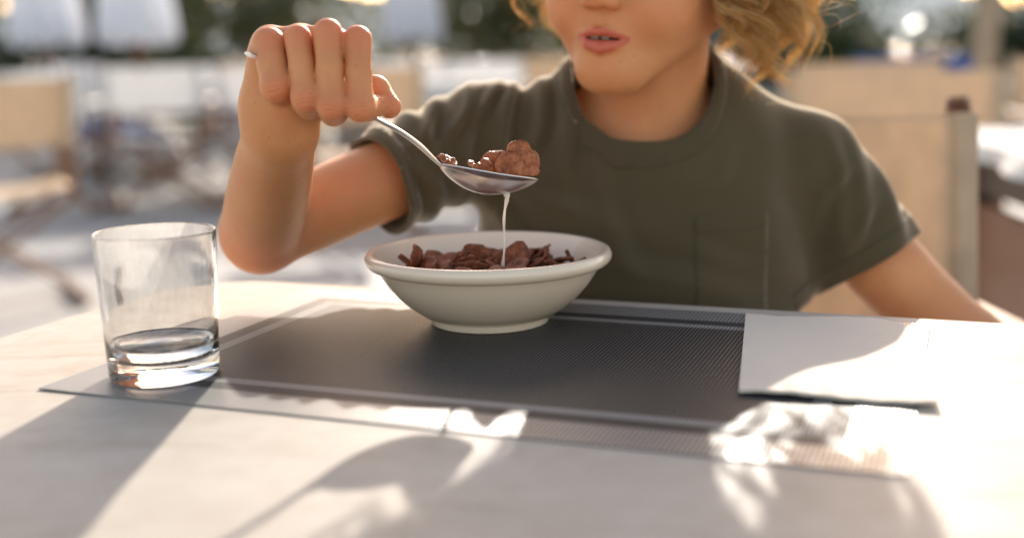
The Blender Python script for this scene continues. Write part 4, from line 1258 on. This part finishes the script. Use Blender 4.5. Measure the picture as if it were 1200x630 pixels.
def carve(V, Q, keepfn, h):
    c_ = keepfn(V); keep = (c_[Q] > -1e-9).any(1) & ((c_[Q] > -h * 1.2).all(1))
    keep = (c_[Q] > 0).all(1); Qk = Q[keep]
    E_ = np.sort(np.concatenate([Qk[:, [0, 1]], Qk[:, [1, 2]], Qk[:, [2, 3]], Qk[:, [3, 0]]]), 1)
    uq, ct = np.unique(E_, axis=0, return_counts=True); bv = np.unique(uq[ct == 1])
    V = V.copy(); P = V[bv]
    nrm = gradn(shirt_fn, P); nrm /= np.linalg.norm(nrm, axis=1)[:, None] + 1e-9
    g = gradn(keepfn, P, .0004); g -= nrm * (g * nrm).sum(1)[:, None]; gl = (g * g).sum(1)
    ok = (gl > .1) & (gl < 4); st = np.where(ok, keepfn(P) / np.maximum(gl, .1), 0); st = np.clip(st, -2.2 * h, 2.2 * h)
    V[bv] = P - g * st[:, None]
    us = np.unique(Qk); mp_ = np.full(len(V), -1); mp_[us] = np.arange(len(us))
    return V[us], mp_[Qk]
def shirt_material(name, c, rib=None):
    mt, N, L, b = nt(name)
    co = tco(N)
    f = noise(N, L, 9, 5, .6, co); f2 = noise(N, L, 700, 2, .5, co)
    L.new(ramp(N, L, f, [(.3, tuple(x * .88 for x in c)), (.7, tuple(x * 1.12 for x in c))]), b.inputs['Base Color'])
    b.inputs['Roughness'].default_value = .9; b.inputs['Specular IOR Level'].default_value = .2
    b.inputs['Sheen Weight'].default_value = .8; b.inputs['Sheen Roughness'].default_value = .45; b.inputs['Sheen Tint'].default_value = (.9, .8, .65, 1)
    bump(N, L, b, f2, .35, .0006)
    tr = N.new("ShaderNodeBsdfTranslucent"); tr.inputs[0].default_value = (*[x * 1.3 for x in c], 1)
    mx = N.new("ShaderNodeMixShader"); mx.inputs[0].default_value = .12; L.new(b.outputs[0], mx.inputs[1]); L.new(tr.outputs[0], mx.inputs[2]); L.new(mx.outputs[0], N["Material Output"].inputs[0])
    return mt
M['shirt'] = shirt_material('shirt_cotton', (.098, .076, .040))
M['shirt_rib'] = shirt_material('shirt_rib', (.094, .073, .039))
Vs, Qs = carve(V, Q, cutfn, HS)
shirt = fast_mesh('t_shirt', Vs, Qs, M['shirt'], child); to_local(shirt)
md = shirt.modifiers.new('s', 'SOLIDIFY'); md.thickness = .0016; md.offset = -1
def patch(name, keep, off, mat, th=.0016):
    V2, Q2 = carve(V, Q, lambda P: np.minimum(keep(P), cutfn(P) + .0006), HS)
    n_ = gradn(shirt_fn, V2); n_ /= np.linalg.norm(n_, axis=1)[:, None]
    o = fast_mesh(name, V2 + n_ * off, Q2, mat, shirt)
    md = o.modifiers.new('s', 'SOLIDIFY'); md.thickness = th; md.offset = -1
    return o
patch('collar', lambda P: np.where((P - NC) @ nax > -.062, .0085 - (((np.abs(((P - NC) @ cax) / CA) ** 2.5 + np.abs(((P - NC) @ cay) / CB) ** 2.5) ** .4) - 1) * CA, -.05), .0014, M['shirt_rib'])
patch('sleeve_hem', lambda P: np.where(np.linalg.norm(P - CUFF1, axis=1) < .075, .014 - (CUFF1 - P) @ ax1, -.05), .0007, M['shirt'])
patch('sleeve_hem', lambda P: np.where(np.linalg.norm(P - CUFF2, axis=1) < .085, .016 - (CUFF2 - P) @ ax2, -.05), .0007, M['shirt'])
pk0, pk1 = at(810, 250, .90), at(899, 340, .90)
patch('pocket', lambda P: np.where(P[:, 1] < .95, np.minimum(np.minimum(P[:, 0] - pk0[0], pk1[0] - P[:, 0]), pk0[2] - P[:, 2]), -.05), .0005, M['shirt'], .0006)
patch('pocket_hem', lambda P: np.where(P[:, 1] < .95, np.minimum(np.minimum(np.minimum(P[:, 0] - pk0[0], pk1[0] - P[:, 0]), pk0[2] - P[:, 2]), P[:, 2] - pk0[2] + .013), -.05), .0010, M['shirt'], .0006)

# --- shorts and shoes
def shorts_fn(P):
    d = ell(P, (.118, .985, .53), (.125, .092, .075))
    for s in (-1, 1):
        c_ = cone(P, HIP[s], HIP[s] + (KNEE[s] - HIP[s]) * .8, .070, .060)
        c_ = np.maximum(c_, ((P - (HIP[s] + (KNEE[s] - HIP[s]) * .72)) @ (KNEE[s] - HIP[s])) / np.linalg.norm(KNEE[s] - HIP[s]))
        d = smin(d, c_, .012)
    return d - .0015 * np.sin(P[:, 0] * 70 + P[:, 1] * 40)
V, Q = surface_net(shorts_fn, (-.05, .66, .43), (.29, 1.10, .64), .006)
M['shorts'] = simple('shorts_cotton', (.10, .12, .17), .9, .1, 30, .3, .2)
o = fast_mesh('shorts', V, Q, M['shorts'], child); to_local(o)
def shoe_fn(P):
    d = None
    for s in (-1, 1):
        a = ANK[s]; c_ = smin(cone(P, a + np.array([0, .022, -.075]), a + np.array([0, -.12, -.085]), .036, .030), cone(P, a + np.array([0, .01, -.03]), a + np.array([0, .0, -.08]), .033, .036), .02)
        c_ = np.maximum(c_, (a[2] - .115) - P[:, 2]); d = c_ if d is None else np.minimum(d, c_)
    return d
for s in (-1, 1):
    V, Q = surface_net(shoe_fn, ((-.03 if s < 0 else .125), .48, .06), ((.10 if s < 0 else .27), .76, .22), .006)
    M.setdefault('shoe', simple('shoe_canvas', (.55, .53, .5), .8, .08, 30, .3, .3))
    o = fast_mesh('shoe', V, Q, M['shoe'], child); to_local(o)

# --- hair
mt, N, L, b = nt('hair')
geo = N.new("ShaderNodeNewGeometry")
hc_ = ramp(N, L, geo.outputs['Random Per Island'], [(0, (.50, .25, .07)), (.3, (.84, .52, .18)), (.65, (.96, .74, .36)), (1, (.98, .90, .64))])
L.new(hc_, b.inputs['Base Color']); b.inputs['Roughness'].default_value = .32; b.inputs['Specular IOR Level'].default_value = .7
tr = N.new("ShaderNodeBsdfTranslucent"); L.new(hc_, tr.inputs[0])
mx = N.new("ShaderNodeMixShader"); mx.inputs[0].default_value = .6; L.new(b.outputs[0], mx.inputs[1]); L.new(tr.outputs[0], mx.inputs[2]); L.new(mx.outputs[0], N["Material Output"].inputs[0])
M['hair'] = mt
rh = np.random.default_rng(4)
NP = 30
allP = []; allR = []
def clump(root, length, curl_r, pitch, outd, seed_phase, n_str, spread, tip_out=.0):
    """root local head coords; outd outward direction; falls down with helical curl"""
    t = np.linspace(0, 1, NP)
    # centreline: leave along outward, then fall
    down = np.array([0, 0, -1.0]); c_ = np.zeros((NP, 3)); p = np.array(root, float); v_ = outd * .5 + np.array([0, 0, .25])
    c_[0] = p
    for i in range(1, NP):
        s = t[i]; dirv = v_ * (1 - sstep(np.array([s * 2.6]))[0]) + (down + outd * (.04 + tip_out * .7 * s)) * sstep(np.array([s * 2.6]))[0]
        dirv /= np.linalg.norm(dirv); p = p + dirv * length / NP
        # keep outside the skull
        k = np.linalg.norm((p - np.array([0, -.014, .030])) / np.array([.075, .092, .081]))
        if k < 1.03: p = np.array([0, -.014, .03]) + (p - np.array([0, -.014, .03])) / k * 1.03
        k2 = np.hypot(p[0] / .066, (p[1] - .0) / .075)
        if p[2] < .01 and k2 < .84: p[0] *= .84 / max(k2, .2); p[1] *= .84 / max(k2, .2)
        c_[i] = p
    tang = np.gradient(c_, axis=0); tang /= np.linalg.norm(tang, axis=1)[:, None]
    a = np.cross(tang, outd + .01); a /= np.linalg.norm(a, axis=1)[:, None] + 1e-9; b2 = np.cross(tang, a)
    arc = t * length
    for k in range(n_str):
        ph = seed_phase + rh.normal(0, .09); R_ = curl_r * rh.uniform(.8, 1.15) * sstep((t + .02) * 3.0); pt_ = pitch * rh.uniform(.975, 1.025)
        th = ph + 2 * np.pi * arc / pt_
        off = rh.normal(0, spread, 3); fr = rh.normal(0, spread * .3, 3)
        lf = rh.uniform(.74, 1.0) if n_str > 1 else 1.0; ii = t * lf * (NP - 1); i0 = np.minimum(ii.astype(int), NP - 2); fr_ = (ii - i0)[:, None]
        c0_ = c_[i0] * (1 - fr_) + c_[i0 + 1] * fr_; a0_ = a[i0]; b0_ = b2[i0]; th = ph + 2 * np.pi * arc * lf / pt_
        S = c0_ + a0_ * (R_ * np.cos(th))[:, None] + b0_ * (R_ * np.sin(th))[:, None] + off * (0.35 + .65 * t)[:, None] + np.sin(arc * rh.uniform(120, 300) + rh.uniform(0, 6))[:, None] * fr
        n_keep = rh.uniform(.8, 1.0)
        allP.append(c_[0] * 0 + S * 1.0 if n_keep > 1 else S)
        rad_ = .00021 * rh.uniform(.7, 1.25) * (1 - .75 * t ** 3); allR.append(rad_)
nroots = 0
while nroots < 165:
    d = rh.normal(size=3); d /= np.linalg.norm(d)
    # scalp area: top, sides, back; not the face
    if d[2] < -.35: continue
    if d[1] > .45 and d[2] < .62: continue
    if d[1] > .05 and d[2] < .18: continue
    root = np.array([0, -.014, .030]) + d * np.array([.071, .088, .076])
    outd = d * np.array([1, 1, .5]); outd /= np.linalg.norm(outd)
    ln = .115 + .095 * max(0, d[2]) + rh.uniform(-.018, .03)
    if d[1] > .1: ln *= .78
    if d[0] < -.2: ln *= .74
    clump(root, ln, rh.uniform(.007, .014), rh.uniform(.045, .075), outd, rh.uniform(0, 6.28), int(rh.integers(44, 66)), .0019, rh.uniform(0, .6))
    nroots += 1
# curls hanging on the side of the neck that the camera sees, and wisps at the other cheek
for k in range(34):
    x = .066 + rh.uniform(-.004, .010); y = rh.uniform(-.07, .034); z = rh.uniform(-.03, .035)
    clump((x, y, z), rh.uniform(.07, .112), rh.uniform(.009, .016), rh.uniform(.042, .062), np.array([.93, -.3 + rh.uniform(-.3, .4), .0]), rh.uniform(0, 6.28), int(rh.integers(44, 64)), .0018, rh.uniform(-.1, .5))
for k in range(22):
    clump((.062 + rh.uniform(0, .006), rh.uniform(-.045, .036), rh.uniform(-.015, .03)), rh.uniform(.07, .105), rh.uniform(.006, .010), rh.uniform(.030, .044), np.array([.6, .15, .0]), rh.uniform(0, 6.28), int(rh.integers(38, 54)), .0017, rh.uniform(-.1, .4))
for k in range(6):
    clump((-.074, rh.uniform(-.03, .025), rh.uniform(0, .03)), rh.uniform(.07, .105), rh.uniform(.007, .011), rh.uniform(.034, .046), np.array([-.7, .1, 0]), rh.uniform(0, 6.28), int(rh.integers(20, 34)), .0014, rh.uniform(-.2, .3))
for k in range(110):   # stray flyaways
    d = rh.normal(size=3); d[2] = abs(d[2]) * .5 - .3; d /= np.linalg.norm(d)
    if d[1] > .1: continue
    clump(np.array([0, -.014, .01]) + d * np.array([.078, .095, .08]), rh.uniform(.07, .12), rh.uniform(.006, .014), rh.uniform(.03, .05), d * np.array([1, 1, .2]), rh.uniform(0, 6.28), 1, .001, rh.uniform(.8, 2.0))
PP = np.stack(allP); RR = np.stack(allR); ns = len(PP)
Wp = HC + PP @ HR.T
tang = np.gradient(Wp, axis=1); tang /= np.linalg.norm(tang, axis=2)[..., None] + 1e-12
ref = np.array([.31, .22, .92]); a = np.cross(tang, ref); a /= np.linalg.norm(a, axis=2)[..., None] + 1e-12; b2 = np.cross(tang, a)
K3 = 3; ringv = []
for k in range(K3):
    th = 2 * math.pi * k / K3; ringv.append(Wp + (a * math.cos(th) + b2 * math.sin(th)) * RR[..., None])
VV = np.stack(ringv, 2).reshape(-1, 3)     # strand, point, ring
ids = np.arange(ns * NP * K3).reshape(ns, NP, K3)
q = []
for k in range(K3):
    k2 = (k + 1) % K3; q.append(np.stack([ids[:, :-1, k], ids[:, :-1, k2], ids[:, 1:, k2], ids[:, 1:, k]], -1).reshape(-1, 4))
hair = fast_mesh('hair', VV, np.concatenate(q), M['hair'], child); to_local(hair)
print('VERTS body', len(body.data.vertices), 'hair', len(VV))
